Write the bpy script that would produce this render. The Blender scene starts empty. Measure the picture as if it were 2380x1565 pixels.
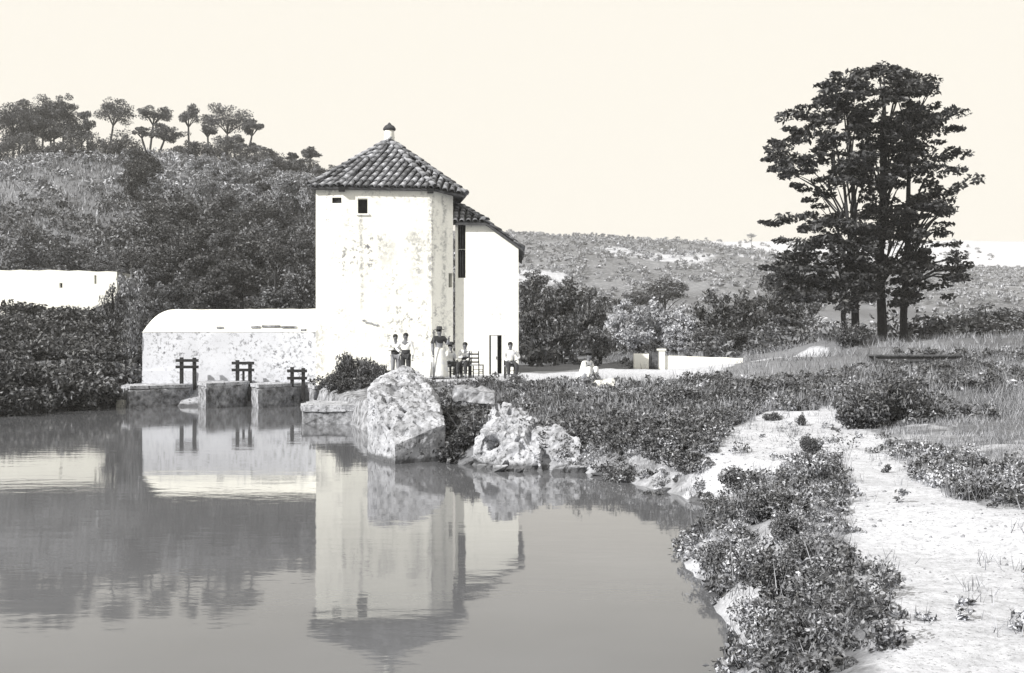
import bpy, bmesh, math, random
import numpy as np
from mathutils import Vector, Matrix, noise

# ------------------------------------------------------------------ camera, sky, sun, exposure
S = bpy.context.scene
COL = S.collection
FPX, EYE, HOR, CX = 2475.0, 2.34, 800.0, 1190.0     # focal length in the 2380 px wide survey, eye height, horizon row, centre column
cam = bpy.data.cameras.new('camera'); camo = bpy.data.objects.new('camera', cam); COL.objects.link(camo)
camo.location = (0, 0, EYE); camo.rotation_euler = (math.radians(90), 0, 0)
cam.sensor_width = 36; cam.lens = FPX/2380*36; cam.shift_y = (HOR-782.3)/2380
cam.clip_start = 0.05; cam.clip_end = 6000
S.camera = camo
TO_SUN = Vector((-0.68, -0.50, 0.56)).normalized()
sun = bpy.data.lights.new('sun', 'SUN'); sun.energy = 5.0; sun.angle = math.radians(0.55); sun.color = (1, .965, .90)
suno = bpy.data.objects.new('sun', sun); COL.objects.link(suno)
suno.rotation_euler = TO_SUN.to_track_quat('Z', 'Y').to_euler(); suno.location = (-40, -20, 60)
W = bpy.data.worlds.new('World'); S.world = W; W.use_nodes = True
nt = W.node_tree; nt.nodes.clear()
sky = nt.nodes.new('ShaderNodeTexSky'); sky.sky_type = 'NISHITA'; sky.sun_disc = False
sky.sun_elevation = math.asin(TO_SUN.z); sky.sun_rotation = math.atan2(TO_SUN.x, TO_SUN.y)
sky.air_density = 1.0; sky.dust_density = 4.0
bw = nt.nodes.new('ShaderNodeRGBToBW'); mr = nt.nodes.new('ShaderNodeMapRange')
mr.inputs['From Min'].default_value = 0; mr.inputs['From Max'].default_value = 12
mr.inputs['To Min'].default_value = 6.95; mr.inputs['To Max'].default_value = 7.25
mx = nt.nodes.new('ShaderNodeMix'); mx.data_type = 'RGBA'; mx.blend_type = 'MULTIPLY'; mx.inputs['Factor'].default_value = 1
mx.inputs[7].default_value = (1.0, .952, .855, 1)                   # thin white overcast haze, warm in the print
bg = nt.nodes.new('ShaderNodeBackground'); bg.inputs['Strength'].default_value = 0.1
wo = nt.nodes.new('ShaderNodeOutputWorld')
nt.links.new(sky.outputs[0], bw.inputs[0]); nt.links.new(bw.outputs[0], mr.inputs['Value'])
nt.links.new(mr.outputs[0], mx.inputs[6]); nt.links.new(mx.outputs[2], bg.inputs[0]); nt.links.new(bg.outputs[0], wo.inputs[0])
S.view_settings.view_transform = 'Standard'; S.view_settings.look = 'None'
S.view_settings.exposure = 0.5; S.view_settings.gamma = 1; S.view_settings.use_curve_mapping = False
S.render.engine = 'CYCLES'
S.render.resolution_x = 1024; S.render.resolution_y = 673

# ------------------------------------------------------------------ helpers
R = random.Random(7); NR = np.random.default_rng(11)
def at(x, y, Y): return Vector(((x-CX)/FPX*Y, Y, EYE-(y-HOR)/FPX*Y))
def wat(x, y, z=0.0):
    Y = (EYE-z)*FPX/(y-HOR); return Vector(((x-CX)/FPX*Y, Y, z))
def link(name, mesh, mat=None, parent=None, loc=None):
    o = bpy.data.objects.new(name, mesh); COL.objects.link(o)
    if mat is not None and mesh is not None and not mesh.materials: mesh.materials.append(mat)
    if parent is not None: o.parent = parent
    if loc is not None: o.location = loc
    return o
def tag(o, label=None, cat=None, group=None, kind=None):
    if label: o['label'] = label
    if cat: o['category'] = cat
    if group: o['group'] = group
    if kind: o['kind'] = kind
    return o
def empty(name, loc=(0,0,0), rz=0, label=None, cat=None, group=None):
    o = bpy.data.objects.new(name, None); COL.objects.link(o); o.location = loc; o.rotation_euler = (0,0,rz); o.empty_display_size = .3
    return tag(o, label, cat, group)
def smooth(me, on=True):
    me.polygons.foreach_set('use_smooth', [on]*len(me.polygons)); return me
def np_mesh(name, V, F, sm=False):
    V = np.asarray(V, np.float32); F = np.asarray(F, np.int32); n = F.shape[1]
    me = bpy.data.meshes.new(name); me.vertices.add(len(V)); me.vertices.foreach_set('co', V.ravel())
    me.loops.add(F.size); me.loops.foreach_set('vertex_index', F.ravel())
    me.polygons.add(len(F)); me.polygons.foreach_set('loop_start', np.arange(0, F.size, n, dtype=np.int32))
    me.polygons.foreach_set('use_smooth', np.full(len(F), sm)); me.update(calc_edges=True); return me
class MB:
    def __init__(s): s.v = []; s.f = []
    def add(s, vs, fs):
        o = len(s.v); s.v += [tuple(v) for v in vs]; s.f += [tuple(i+o for i in f) for f in fs]; return s
    def box(s, a, b):
        x0,y0,z0 = a; x1,y1,z1 = b
        return s.add([(x0,y0,z0),(x1,y0,z0),(x1,y1,z0),(x0,y1,z0),(x0,y0,z1),(x1,y0,z1),(x1,y1,z1),(x0,y1,z1)],
                     [(0,3,2,1),(4,5,6,7),(0,1,5,4),(1,2,6,5),(2,3,7,6),(3,0,4,7)])
    def quad(s, a,b,c,d): return s.add([a,b,c,d], [(0,1,2,3)])
    def tube(s, pts, rad, n=6, caps=True):
        pts = [Vector(p) for p in pts]; rings = []; base = len(s.v); m = len(pts)
        if not hasattr(rad, '__len__'): rad = [rad]*m
        ref = Vector((.31,.17,.93))
        for i, p in enumerate(pts):
            t = (pts[min(i+1,m-1)]-pts[max(i-1,0)]).normalized()
            r = ref if abs(t.dot(ref)) < .95 else Vector((1,0,0))
            u = t.cross(r).normalized(); w = t.cross(u)
            for k in range(n):
                a = 2*math.pi*k/n; s.v.append(tuple(p+(u*math.cos(a)+w*math.sin(a))*rad[i]))
        for i in range(m-1):
            for k in range(n):
                k2 = (k+1)%n; s.f.append((base+i*n+k, base+i*n+k2, base+(i+1)*n+k2, base+(i+1)*n+k))
        if caps:
            s.f.append(tuple(base+k for k in range(n))[::-1]); s.f.append(tuple(base+(m-1)*n+k for k in range(n)))
        return s
    def lathe(s, prof, c=(0,0,0), n=14, cap=True):
        base = len(s.v); m = len(prof)
        for r, z in prof:
            for k in range(n):
                a = 2*math.pi*k/n; s.v.append((c[0]+r*math.cos(a), c[1]+r*math.sin(a), c[2]+z))
        for i in range(m-1):
            for k in range(n):
                k2 = (k+1)%n; s.f.append((base+i*n+k, base+i*n+k2, base+(i+1)*n+k2, base+(i+1)*n+k))
        if cap:
            s.f.append(tuple(base+k for k in range(n))[::-1]); s.f.append(tuple(base+(m-1)*n+k for k in range(n)))
        return s
    def prism(s, poly, z0, z1):          # poly counter-clockwise in XY
        n = len(poly); b = [(p[0],p[1],z0) for p in poly]; t = [(p[0],p[1],z1) for p in poly]
        return s.add(b+t, [tuple(range(n))[::-1], tuple(range(n,2*n))]+[(i,(i+1)%n,n+(i+1)%n,n+i) for i in range(n)])
    def prism_y(s, poly, y0, y1):        # poly in XZ, counter-clockwise seen from -Y
        n = len(poly); b = [(p[0],y0,p[1]) for p in poly]; t = [(p[0],y1,p[1]) for p in poly]
        return s.add(b+t, [tuple(range(n)), tuple(range(n,2*n))[::-1]]+[(i,n+i,n+(i+1)%n,(i+1)%n) for i in range(n)])
    def mesh(s, name='mesh', sm=False):
        me = bpy.data.meshes.new(name); me.from_pydata(s.v, [], s.f); me.update()
        if sm: smooth(me)
        return me
    def build(s, name, mat, parent=None, sm=False, loc=None): return link(name, s.mesh(name, sm), mat, parent, loc)

# ------------------------------------------------------------------ materials (a monochrome print: neutral tones)
def tone(v, g=1.0): return (v*1.0, v*1.005, v*.955*g, 1) if v > .64 else (v*.965, v*1.0, v*1.10, 1)
def new_mat(name, rough=.85, spec=.3):
    m = bpy.data.materials.new(name); m.use_nodes = True; b = m.node_tree.nodes['Principled BSDF']
    b.inputs['Roughness'].default_value = rough; b.inputs['Specular IOR Level'].default_value = spec
    return m, m.node_tree, b
def N(t, kind, **kw):
    n = t.nodes.new(kind)
    for k, v in kw.items():
        if hasattr(n, k): setattr(n, k, v)
        else: n.inputs[k].default_value = v
    return n
def noise_node(t, scale, detail=6, rough=.6, stretch=None, obj=True):
    tc = N(t, 'ShaderNodeTexCoord'); mp = N(t, 'ShaderNodeMapping')
    if stretch: mp.inputs['Scale'].default_value = stretch
    t.links.new(tc.outputs['Object'], mp.inputs['Vector'])
    n = N(t, 'ShaderNodeTexNoise'); n.inputs['Scale'].default_value = scale; n.inputs['Detail'].default_value = detail; n.inputs['Roughness'].default_value = rough
    t.links.new(mp.outputs[0], n.inputs['Vector']); return n
def ramp(t, src, stops):
    r = N(t, 'ShaderNodeValToRGB'); e = r.color_ramp.elements
    while len(e) < len(stops): e.new(.5)
    for el, (p, c) in zip(e, stops): el.position = p; el.color = c if hasattr(c, '__len__') else (c, c, c, 1)
    t.links.new(src, r.inputs[0]); return r
def bump(t, b, src, strength, dist):
    bp = N(t, 'ShaderNodeBump'); bp.inputs['Strength'].default_value = strength; bp.inputs['Distance'].default_value = dist
    t.links.new(src, bp.inputs['Height']); t.links.new(bp.outputs[0], b.inputs['Normal'])
def mottled(name, lo, hi, scale=3, rough=.9, bs=.4, bd=.03, p0=.35, p1=.65, spec=.2):
    m, t, b = new_mat(name, rough, spec)
    n = noise_node(t, scale, 8, .65); r = ramp(t, n.outputs[0], [(p0, tone(lo)), (p1, tone(hi))])
    t.links.new(r.outputs[0], b.inputs['Base Color']); n2 = noise_node(t, scale*5, 6, .7)
    if bs: bump(t, b, n2.outputs[0], bs, bd)
    return m
def mixc(t, fac, a, b):
    m = N(t, 'ShaderNodeMix', data_type='RGBA')
    if hasattr(fac, 'is_output'): t.links.new(fac, m.inputs['Factor'])
    else: m.inputs['Factor'].default_value = fac
    for sock, v in ((m.inputs[6], a), (m.inputs[7], b)):
        if hasattr(v, 'is_output'): t.links.new(v, sock)
        else: sock.default_value = v
    return m.outputs[2]
def math_n(t, op, a, b=None):
    m = N(t, 'ShaderNodeMath', operation=op)
    for s, v in ((m.inputs[0], a), (m.inputs[1], b)):
        if v is None: continue
        if hasattr(v, 'is_output'): t.links.new(v, s)
        else: s.default_value = v
    return m.outputs[0]
def plaster(name, base=.82, stain=.30, amount=.5, patch_scale=.45, speck=7.0, streak=.5, marks=()):
    m, t, b = new_mat(name, .92, .15)
    patch = ramp(t, noise_node(t, patch_scale, 5, .6).outputs[0], [(.62-.22*amount, 0), (.80-.16*amount, 1)])
    sp = ramp(t, noise_node(t, speck, 9, .72).outputs[0], [(.52, 0), (.60, 1)])
    st = ramp(t, noise_node(t, 2.2, 7, .62, (1.6, 1.6, .10)).outputs[0], [(.56, 0), (.70, 1)])
    fine = ramp(t, noise_node(t, speck*4, 5, .7).outputs[0], [(.60, 0), (.66, 1)])
    a1 = math_n(t, 'MULTIPLY', patch.outputs[0], sp.outputs[0])
    a2 = math_n(t, 'MULTIPLY', math_n(t, 'MULTIPLY', st.outputs[0], sp.outputs[0]), streak)
    a3 = math_n(t, 'MULTIPLY', fine.outputs[0], .42)
    a = math_n(t, 'MAXIMUM', math_n(t, 'MAXIMUM', a1, a2), a3)
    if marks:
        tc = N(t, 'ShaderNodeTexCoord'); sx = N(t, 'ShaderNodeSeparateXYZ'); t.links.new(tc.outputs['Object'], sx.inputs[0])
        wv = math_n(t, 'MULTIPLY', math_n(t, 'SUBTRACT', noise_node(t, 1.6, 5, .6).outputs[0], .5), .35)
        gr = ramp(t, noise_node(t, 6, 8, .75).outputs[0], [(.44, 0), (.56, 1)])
    for x_, hw, z0, z1, k_ in marks:                       # drip stain below the window, grey streaks down the corners
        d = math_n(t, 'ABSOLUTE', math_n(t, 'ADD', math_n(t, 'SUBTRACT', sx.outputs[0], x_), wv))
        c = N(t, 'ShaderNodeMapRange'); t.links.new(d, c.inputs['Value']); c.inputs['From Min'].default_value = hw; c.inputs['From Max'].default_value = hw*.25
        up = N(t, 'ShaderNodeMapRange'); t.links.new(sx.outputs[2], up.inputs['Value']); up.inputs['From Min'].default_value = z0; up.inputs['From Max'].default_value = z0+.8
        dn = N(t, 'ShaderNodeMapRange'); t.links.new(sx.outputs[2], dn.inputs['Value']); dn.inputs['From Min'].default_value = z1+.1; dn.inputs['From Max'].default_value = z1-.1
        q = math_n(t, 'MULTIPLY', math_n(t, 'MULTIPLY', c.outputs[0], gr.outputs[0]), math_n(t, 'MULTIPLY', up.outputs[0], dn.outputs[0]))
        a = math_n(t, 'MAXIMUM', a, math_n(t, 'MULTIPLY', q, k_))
    soft = ramp(t, noise_node(t, 1.1, 4, .5).outputs[0], [(.3, tone(base*.94)), (.7, tone(base))])
    t.links.new(mixc(t, a, soft.outputs[0], tone(stain)), b.inputs['Base Color'])
    bump(t, b, noise_node(t, 5, 9, .65).outputs[0], .35, .03)
    return m
def leafmat(name, lo, hi, rough=.55, spec=.35, mid=.5, trans=0.0):
    m, t, b = new_mat(name, rough, spec)
    g = N(t, 'ShaderNodeNewGeometry')
    r = ramp(t, g.outputs['Random Per Island'], [(0, tone(lo)), (mid, tone(lo+(hi-lo)*.35)), (1, tone(hi))])  # random leaf tone, widened to paint in glints and deep shade
    n = ramp(t, noise_node(t, .8, 3, .5).outputs[0], [(.35, .75), (.65, 1.15)])
    mm = N(t, 'ShaderNodeMix', data_type='RGBA', blend_type='MULTIPLY'); mm.inputs['Factor'].default_value = 1
    t.links.new(r.outputs[0], mm.inputs[6]); t.links.new(n.outputs[0], mm.inputs[7])
    t.links.new(mm.outputs[2], b.inputs['Base Color'])
    return m
M = {}
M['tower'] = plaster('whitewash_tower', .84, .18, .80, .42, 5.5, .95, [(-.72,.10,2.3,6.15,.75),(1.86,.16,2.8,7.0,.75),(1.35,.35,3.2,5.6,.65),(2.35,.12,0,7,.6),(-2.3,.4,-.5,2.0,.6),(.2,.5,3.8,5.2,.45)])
M['annex'] = plaster('whitewash_annex', .84, .26, .58, .6, 6, .8)
M['vault'] = plaster('whitewash_vault_roof', .82, .26, .62, .6, 6, .3)
M['vwall'] = plaster('weathered_lime_wall', .58, .13, 1.05, .55, 6.5, 1.0)
M['house'] = plaster('whitewash_house', .80, .36, .30, .3, 3, .6)
M['parapet'] = plaster('whitewash_parapet', .74, .34, .4, .8, 6, .4)
M['dark'] = mottled('dark_timber_and_opening_shade', .015, .03, 4, .9, .2)  # dark timber; also paints the unlit inside of openings
M['wood'] = mottled('weathered_timber', .05, .11, 6, .85, .4, .01)
M['door'] = mottled('limewashed_door', .55, .68, 5, .8, .3, .01)
M['tile'] = None
M['slab'] = mottled('roof_gap_shade_and_cap', .04, .08, 5, .95, .4)  # dark tone paints the shadow between tile columns; finial cap shares it
M['stone'] = mottled('pale_worn_masonry', .17, .52, 2.6, .95, .8, .05, .34, .60)
def stone_mat(name, lo, hi, wet=True):
    m, t, b = new_mat(name, .95, .15)
    n = ramp(t, noise_node(t, 2.2, 9, .7).outputs[0], [(.32, tone(lo)), (.52, tone(hi*.8)), (.66, tone(hi))])
    pit = ramp(t, noise_node(t, 11, 6, .7).outputs[0], [(.54, 0), (.61, .85)]); c = mixc(t, pit.outputs[0], n.outputs[0], tone(.06))
    tc = N(t, 'ShaderNodeTexCoord'); sx = N(t, 'ShaderNodeSeparateXYZ'); t.links.new(tc.outputs['Object'], sx.inputs[0])
    wz = math_n(t, 'ADD', sx.outputs[2], math_n(t, 'MULTIPLY', noise_node(t, 3, 4, .6).outputs[0], -.14))
    w = ramp(t, wz, [(.0, .8), (.06, 0)]); c = mixc(t, w.outputs[0], c, tone(.05)) if wet else c
    t.links.new(c, b.inputs['Base Color']); bump(t, b, noise_node(t, 14, 8, .7).outputs[0], .8, .04); return m
M['stone'] = stone_mat('pale_worn_masonry', .16, .50)
M['moss'] = mottled('damp_mossy_masonry', .07, .42, 4.5, .95, .7, .04, .36, .68)
M['bark'] = mottled('dark_bark', .020, .045, 6, .95, .6, .02)
M['palebark'] = mottled('pale_bark', .10, .20, 5, .95, .5, .02)
M['skin'] = mottled('sunned_skin', .13, .17, 6, .6, .05)
M['white_cloth'] = mottled('white_cotton', .62, .78, 5, .9, .3, .01)
M['dark_cloth'] = mottled('dark_wool', .03, .05, 6, .95, .3, .01)
M['grey_cloth'] = mottled('grey_cotton', .20, .30, 6, .95, .3, .01)
M['hair'] = mottled('dark_hair', .012, .025, 9, .6, .3)
M['straw'] = mottled('rush_weave', .16, .26, 16, .9, .4, .01)
M['hat'] = mottled('dark_felt', .03, .05, 9, .9, .2)
M['leaf_dark'] = leafmat('leaf_dark', .014, .17, .5, .4, .6)
M['leaf_near'] = leafmat('leaf_near_weeds', .03, .60, .5, .4, .5)
M['leaf_bankdark'] = leafmat('leaf_bank_dark', .015, .20, .5, .4, .6)
M['bankstone'] = mottled('muddy_bank_stone', .10, .34, 3, .95, .7, .03)
M['leaf_tree'] = leafmat('leaf_broad_tree', .016, .075, .5, .4)
M['leaf_mid'] = leafmat('leaf_mid', .020, .27, .55, .35, .55)
M['leaf_pale'] = leafmat('leaf_pale', .22, .62)
M['leaf_pine'] = leafmat('leaf_pine', .045, .15)
M['leaf_hill'] = leafmat('leaf_hill_scrub', .07, .52)
M['leaf_far'] = leafmat('leaf_far_scrub', .15, .44)
M['grass'] = leafmat('grass_blades', .08, .40, .7, .2)
def tile_mat():
    m, t, b = new_mat('clay_tile', .9, .2)
    oi = N(t, 'ShaderNodeObjectInfo')
    r = ramp(t, oi.outputs['Random'], [(0, tone(.16)), (.5, tone(.28)), (1, tone(.50))])
    n = ramp(t, noise_node(t, 9, 7, .7).outputs[0], [(.38, .22), (.62, 1.0)])
    mm = N(t, 'ShaderNodeMix', data_type='RGBA', blend_type='MULTIPLY'); mm.inputs['Factor'].default_value = 1
    t.links.new(r.outputs[0], mm.inputs[6]); t.links.new(n.outputs[0], mm.inputs[7]); t.links.new(mm.outputs[2], b.inputs['Base Color'])
    bump(t, b, noise_node(t, 20, 5, .7).outputs[0], .5, .015); return m
M['tile'] = tile_mat()
def water_mat():
    m, t, b = new_mat('still_river_water', .035, .5)
    b.inputs['IOR'].default_value = 1.333; b.inputs['Specular Tint'].default_value = (.88,.93,1.0,1)
    n = ramp(t, noise_node(t, .25, 4, .5).outputs[0], [(.35, tone(.10)), (.7, tone(.13))])
    t.links.new(n.outputs[0], b.inputs['Base Color'])
    a = noise_node(t, 1.4, 4, .55, (.7, 1.6, 1)); bump(t, b, a.outputs[0], .12, .02)
    return m
M['water'] = water_mat()

# ------------------------------------------------------------------ ground
SHORE = [wat(*p) for p in [(1720,1560),(1712,1450),(1650,1365),(1612,1320),(1583,1268),(1640,1236),(1690,1195),(1645,1172),(1540,1140),(1400,1106),(1350,1096),(1110,1082),(1035,1076)]]
POOL = [(p.x, p.y) for p in SHORE] + [(-2.0,24.5),(-3.4,24.5),(-4.0,31),(-4.3,33),(-6.2,33),(-6.6,40.6),(-14.9,40.9),(-15.1,39.6),(-15.8,37.2),(-16.6,35.2),(-18.5,32),(-24,28),(-40,25),(-60,24),
        (-60,-3),(-30,2.5),(-10,2.2),(-4,2.6),(-1,3.6),(.8,5.4)]
CTRL = np.array([(-3,34,1.12),(0,33,1.18),(3,32,1.15),(-5.5,37.5,1.1),(0,40,1.17),(5,38,1.2),(0,50,1.3),(6.5,46,1.25),(10,46,1.35),(12,43,1.8),(15,47,2.5),(20,47,2.6),(26,50,2.8),(10,60,1.8),(0,70,1.8),(20,70,2.8),
    (-2,28,.72),(0,27,.72),(3,27.5,.85),(0,24,.5),(2,22,.5),
    (5,20.3,.70),(3.5,24,.72),(8,24,.85),(8,30,1.0),(12,30,1.15),(9,35,1.1),(13,34,1.28),(14,37.8,1.42),(14.5,39.8,1.95),(15,42,2.2),(20,36,1.5),(20,40,2.1),(28,40,2.3),(10,20,.9),(16,25,1.15),(26,28,1.4),
    (4.3,13.1,.72),(5,10,.75),(3.2,9,.55),(4,16.5,.6),(8,14,.95),(9,6,1.05),(3,5,.62),(0,0,.72),(2,-4,.75),(-5,-3,.7),(14,12,1.2),(20,5,1.3),
    (-8,45,.78),(-12,45,.78),(-15.5,43,.7),(-18,42,.6),(-22,38,.8),(-20,48,1.6),(-12,52,1.5),(-28,34,.9),(-35,10,-.9),(-30,-4,.8),(-15,-3,.7),(-5,48,1.2),(-9,41.6,.74),(-13,41.6,.74)])
def idw(X, Y):
    num = np.zeros_like(X); den = np.zeros_like(X)
    for cx, cy, cz in CTRL:
        w = 1.0/(((X-cx)**2+(Y-cy)**2)+.25)**1.7; num += w*cz; den += w
    return num/den
def pool_sd(X, Y):
    d = np.full(X.shape, 1e9); inside = np.zeros(X.shape, bool); n = len(POOL)
    for i in range(n):
        x0,y0 = POOL[i]; x1,y1 = POOL[(i+1)%n]; ex,ey = x1-x0,y1-y0
        t = np.clip(((X-x0)*ex+(Y-y0)*ey)/(ex*ex+ey*ey), 0, 1); d = np.minimum(d, np.hypot(X-x0-t*ex, Y-y0-t*ey))
        c = ((y0 > Y) != (y1 > Y)); 
        with np.errstate(divide='ignore', invalid='ignore'): xi = x0+(Y-y0)*ex/(ey if ey else 1e-9)
        inside ^= c & (X < xi)
    return np.where(inside, -d, d)
def sstep(a, b, x): t = np.clip((x-a)/(b-a), 0, 1); return t*t*(3-2*t)
def wob(X, Y, s, k=0.0):
    return (np.sin(X*s+1.3+k)*np.cos(Y*s*1.17+.4+k)+.5*np.sin(X*s*2.3+Y*s*1.9+k)+.25*np.cos(X*s*4.9-Y*s*4.1+k))/1.75
def ground_np(X, Y):
    X = np.asarray(X, float); Y = np.asarray(Y, float)
    near = idw(X, Y)
    hl = np.interp(X, [-400,-75,-60,-45,-27,-12,0,12], [22,25,25.6,26.2,23.9,18,5,0])
    rise = sstep(58, 150, Y)*.75+.25*np.clip((Y-58)/92, 0, 1)
    left = hl*rise*(1-.35*sstep(165, 500, Y))
    r1 = np.interp(X, [-60,0,48,80,130,300], [40,38.5,36,31,27,22])*sstep(95, 385, Y)*(1-.55*sstep(390, 480, Y))*sstep(-90, -25, X)
    r2 = 62*sstep(430, 640, Y)
    hs = np.maximum(np.maximum(left, r1), r2)+1.5
    far = sstep(50, 75, Y)
    z = near*(1-far)+np.maximum(hs, 1.5)*far
    z = z+wob(X, Y, .12)*.9*sstep(70, 120, Y)+wob(X, Y, .9)*.05*sstep(8, 30, Y)+wob(X, Y, 2.1, 2)*.035
    out = sstep(60, 140, np.abs(X))*(1-far); z = z*(1-out)+1.8*out
    sd = pool_sd(X, Y)+.10*wob(X, Y, 2.7, 5)*(Y < 24)
    z = np.where(sd > 0, np.minimum(np.maximum(z, .06), .03+.62*sd**.85), -np.minimum(1.3, .55*(-sd))-.02)
    return z
def gz(x, y): return float(ground_np(np.array([x]), np.array([y]))[0])
def axis(segs):
    out = []
    for a, b, st in segs: out += list(np.arange(a, b, st))
    return np.array(out+[segs[-1][1]])
gx = axis([(-720,-400,40),(-400,-120,20),(-120,-32,3),(-32,-8,.5),(-8,14,.22),(14,32,.5),(32,140,3),(140,400,20),(400,720,40)])
gy = axis([(-240,-60,45),(-60,-8,4),(-8,4,.6),(4,42,.24),(42,62,.6),(62,180,2.5),(180,660,8),(660,800,35)])
GX, GY = np.meshgrid(gx, gy); GZ = ground_np(GX, GY)
def inpoly(poly, X, Y):
    ins = np.zeros(np.shape(X), bool); n = len(poly)
    for i in range(n):
        x0,y0 = poly[i][:2]; x1,y1 = poly[(i+1)%n][:2]; c = ((y0 > Y) != (y1 > Y))
        ins ^= c & (X < x0+(Y-y0)*(x1-x0)/((y1-y0) or 1e-9))
    return ins
def zone(pts, z): return [tuple(wat(x, y, z))[:2] for x, y in pts]
SAND1 = zone([(1630,1050),(1690,990),(1790,958),(1890,966),(1930,940),(1960,985),(2040,1005),(2100,1090),(2200,1150),(2420,1200),(2420,1700),(2080,1700),(2040,1480),(1990,1330),(1965,1230),(1975,1120),(1945,1062),(1850,1062),(1770,1078)], .74)
SAND2 = [(-2.5,34.2),(3.6,32.4),(5,35),(9,42),(12.5,43.5),(14,46),(9,47.5),(4,45),(-1.5,43),(-7,40),(-6,36.5)]
sand = np.where(inpoly(SAND1, GX, GY) | inpoly(SAND2, GX, GY), 1.0, 0.0)
for _ in range(2):
    k = sand.copy(); k[1:-1,1:-1] = (sand[1:-1,1:-1]*2+sand[:-2,1:-1]+sand[2:,1:-1]+sand[1:-1,:-2]+sand[1:-1,2:])/6; sand = k
sd_all = pool_sd(GX, GY); sand = np.maximum(sand, (sd_all > 0)*(sd_all < .30)*(GX > 1)*(GY < 22)*.5)
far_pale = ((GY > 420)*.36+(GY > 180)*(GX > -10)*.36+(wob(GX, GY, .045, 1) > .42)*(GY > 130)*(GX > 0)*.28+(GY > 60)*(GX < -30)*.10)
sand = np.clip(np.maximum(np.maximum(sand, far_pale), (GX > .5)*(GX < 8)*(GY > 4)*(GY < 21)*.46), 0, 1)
nx, ny = len(gx), len(gy)
I = np.arange(nx*ny).reshape(ny, nx)
F = np.stack([I[:-1,:-1], I[:-1,1:], I[1:,1:], I[1:,:-1]], -1).reshape(-1, 4)
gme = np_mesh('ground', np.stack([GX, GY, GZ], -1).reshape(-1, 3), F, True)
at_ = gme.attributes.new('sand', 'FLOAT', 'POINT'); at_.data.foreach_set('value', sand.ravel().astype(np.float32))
def ground_mat():
    m, t, b = new_mat('earth_and_sand', .95, .1)
    a = N(t, 'ShaderNodeAttribute', attribute_name='sand')
    n1 = noise_node(t, 1.3, 8, .65); n2 = noise_node(t, 9, 8, .7); n3 = noise_node(t, .12, 5, .6, (1, .5, 1))
    edge = math_n(t, 'ADD', a.outputs['Fac'], math_n(t, 'MULTIPLY', math_n(t, 'SUBTRACT', n1.outputs[0], .5), .9))
    fac = ramp(t, edge, [(.38, 0), (.62, 1)])
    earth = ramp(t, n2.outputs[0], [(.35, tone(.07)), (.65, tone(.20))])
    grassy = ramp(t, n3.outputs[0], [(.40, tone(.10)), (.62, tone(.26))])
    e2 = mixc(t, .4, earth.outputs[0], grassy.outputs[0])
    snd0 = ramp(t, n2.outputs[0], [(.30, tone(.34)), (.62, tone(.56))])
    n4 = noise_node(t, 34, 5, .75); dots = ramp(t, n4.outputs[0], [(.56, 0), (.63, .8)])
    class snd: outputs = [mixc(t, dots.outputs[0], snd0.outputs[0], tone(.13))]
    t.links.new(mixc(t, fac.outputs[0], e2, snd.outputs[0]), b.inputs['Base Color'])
    bump(t, b, n2.outputs[0], .6, .04); return m
M['ground'] = ground_mat()
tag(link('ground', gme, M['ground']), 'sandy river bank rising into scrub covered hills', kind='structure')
wmb = MB(); wmb.quad((-62,-6,0),(6,-6,0),(6,42.5,0),(-62,42.5,0))
tag(wmb.build('river_water', M['water']), 'still grey mill pond reflecting the white tower', kind='structure')

# ------------------------------------------------------------------ foliage tools
def unit(n): v = NR.normal(size=(n,3)); return v/np.linalg.norm(v, axis=1, keepdims=True)
def leaf_mesh(name, C, size, up=.5, width=.5, fold=.18):
    C = np.asarray(C, float); n = len(C); s = np.broadcast_to(np.asarray(size, float), (n,))[:,None]*NR.uniform(.65, 1.35, (n,1))
    nm = unit(n); nm[:,2] += up; nm /= np.linalg.norm(nm, axis=1, keepdims=True)
    t = np.cross(nm, unit(n)); t /= np.linalg.norm(t, axis=1, keepdims=True)+1e-9; b = np.cross(nm, t)
    V = np.stack([C-t*s, C+b*s*width+nm*s*fold, C+t*s*1.05, C-b*s*width+nm*s*fold], 1).reshape(-1, 3)
    return np_mesh(name, V, np.arange(4*n).reshape(n, 4))
def blob(c, rad, n, shell=.45, flat_bottom=None):
    d = unit(n); r = NR.uniform(shell**3, 1, n)**(1/3); p = d*r[:,None]
    if flat_bottom is not None: p[:,2] = np.where(p[:,2] < flat_bottom, flat_bottom+(p[:,2]-flat_bottom)*.15, p[:,2])
    return p*np.asarray(rad)+np.asarray(c)
def crown_points(centers, rads, per, shell=.3):
    out = []
    for c, r in zip(centers, rads): out.append(blob(c, r, per, shell))
    return np.concatenate(out)
def clump_centers(rad, n, shell=.55, lean=0):
    P = []
    for _ in range(n):
        d = unit(1)[0]; r = R.uniform(shell, 1)
        P.append((d[0]*rad[0]*r, d[1]*rad[1]*r, d[2]*rad[2]*r))
    return np.array(P)
def limbs(mb, base, top, targets, r0, n=6, seg=4):
    base = Vector(base); top = Vector(top)
    for tg in targets:
        tg = Vector(tg); k = max(.25, min(.95, (tg.z-base.z)/max(.1, top.z-base.z)-.22)); st = base.lerp(top, k); mid = st.lerp(tg, .55)+Vector((0,0,.10*(tg-st).length))
        mb.tube([st, mid, tg], [r0*(1-k*.65)*.55, r0*.28, r0*.07], 5)
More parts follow.
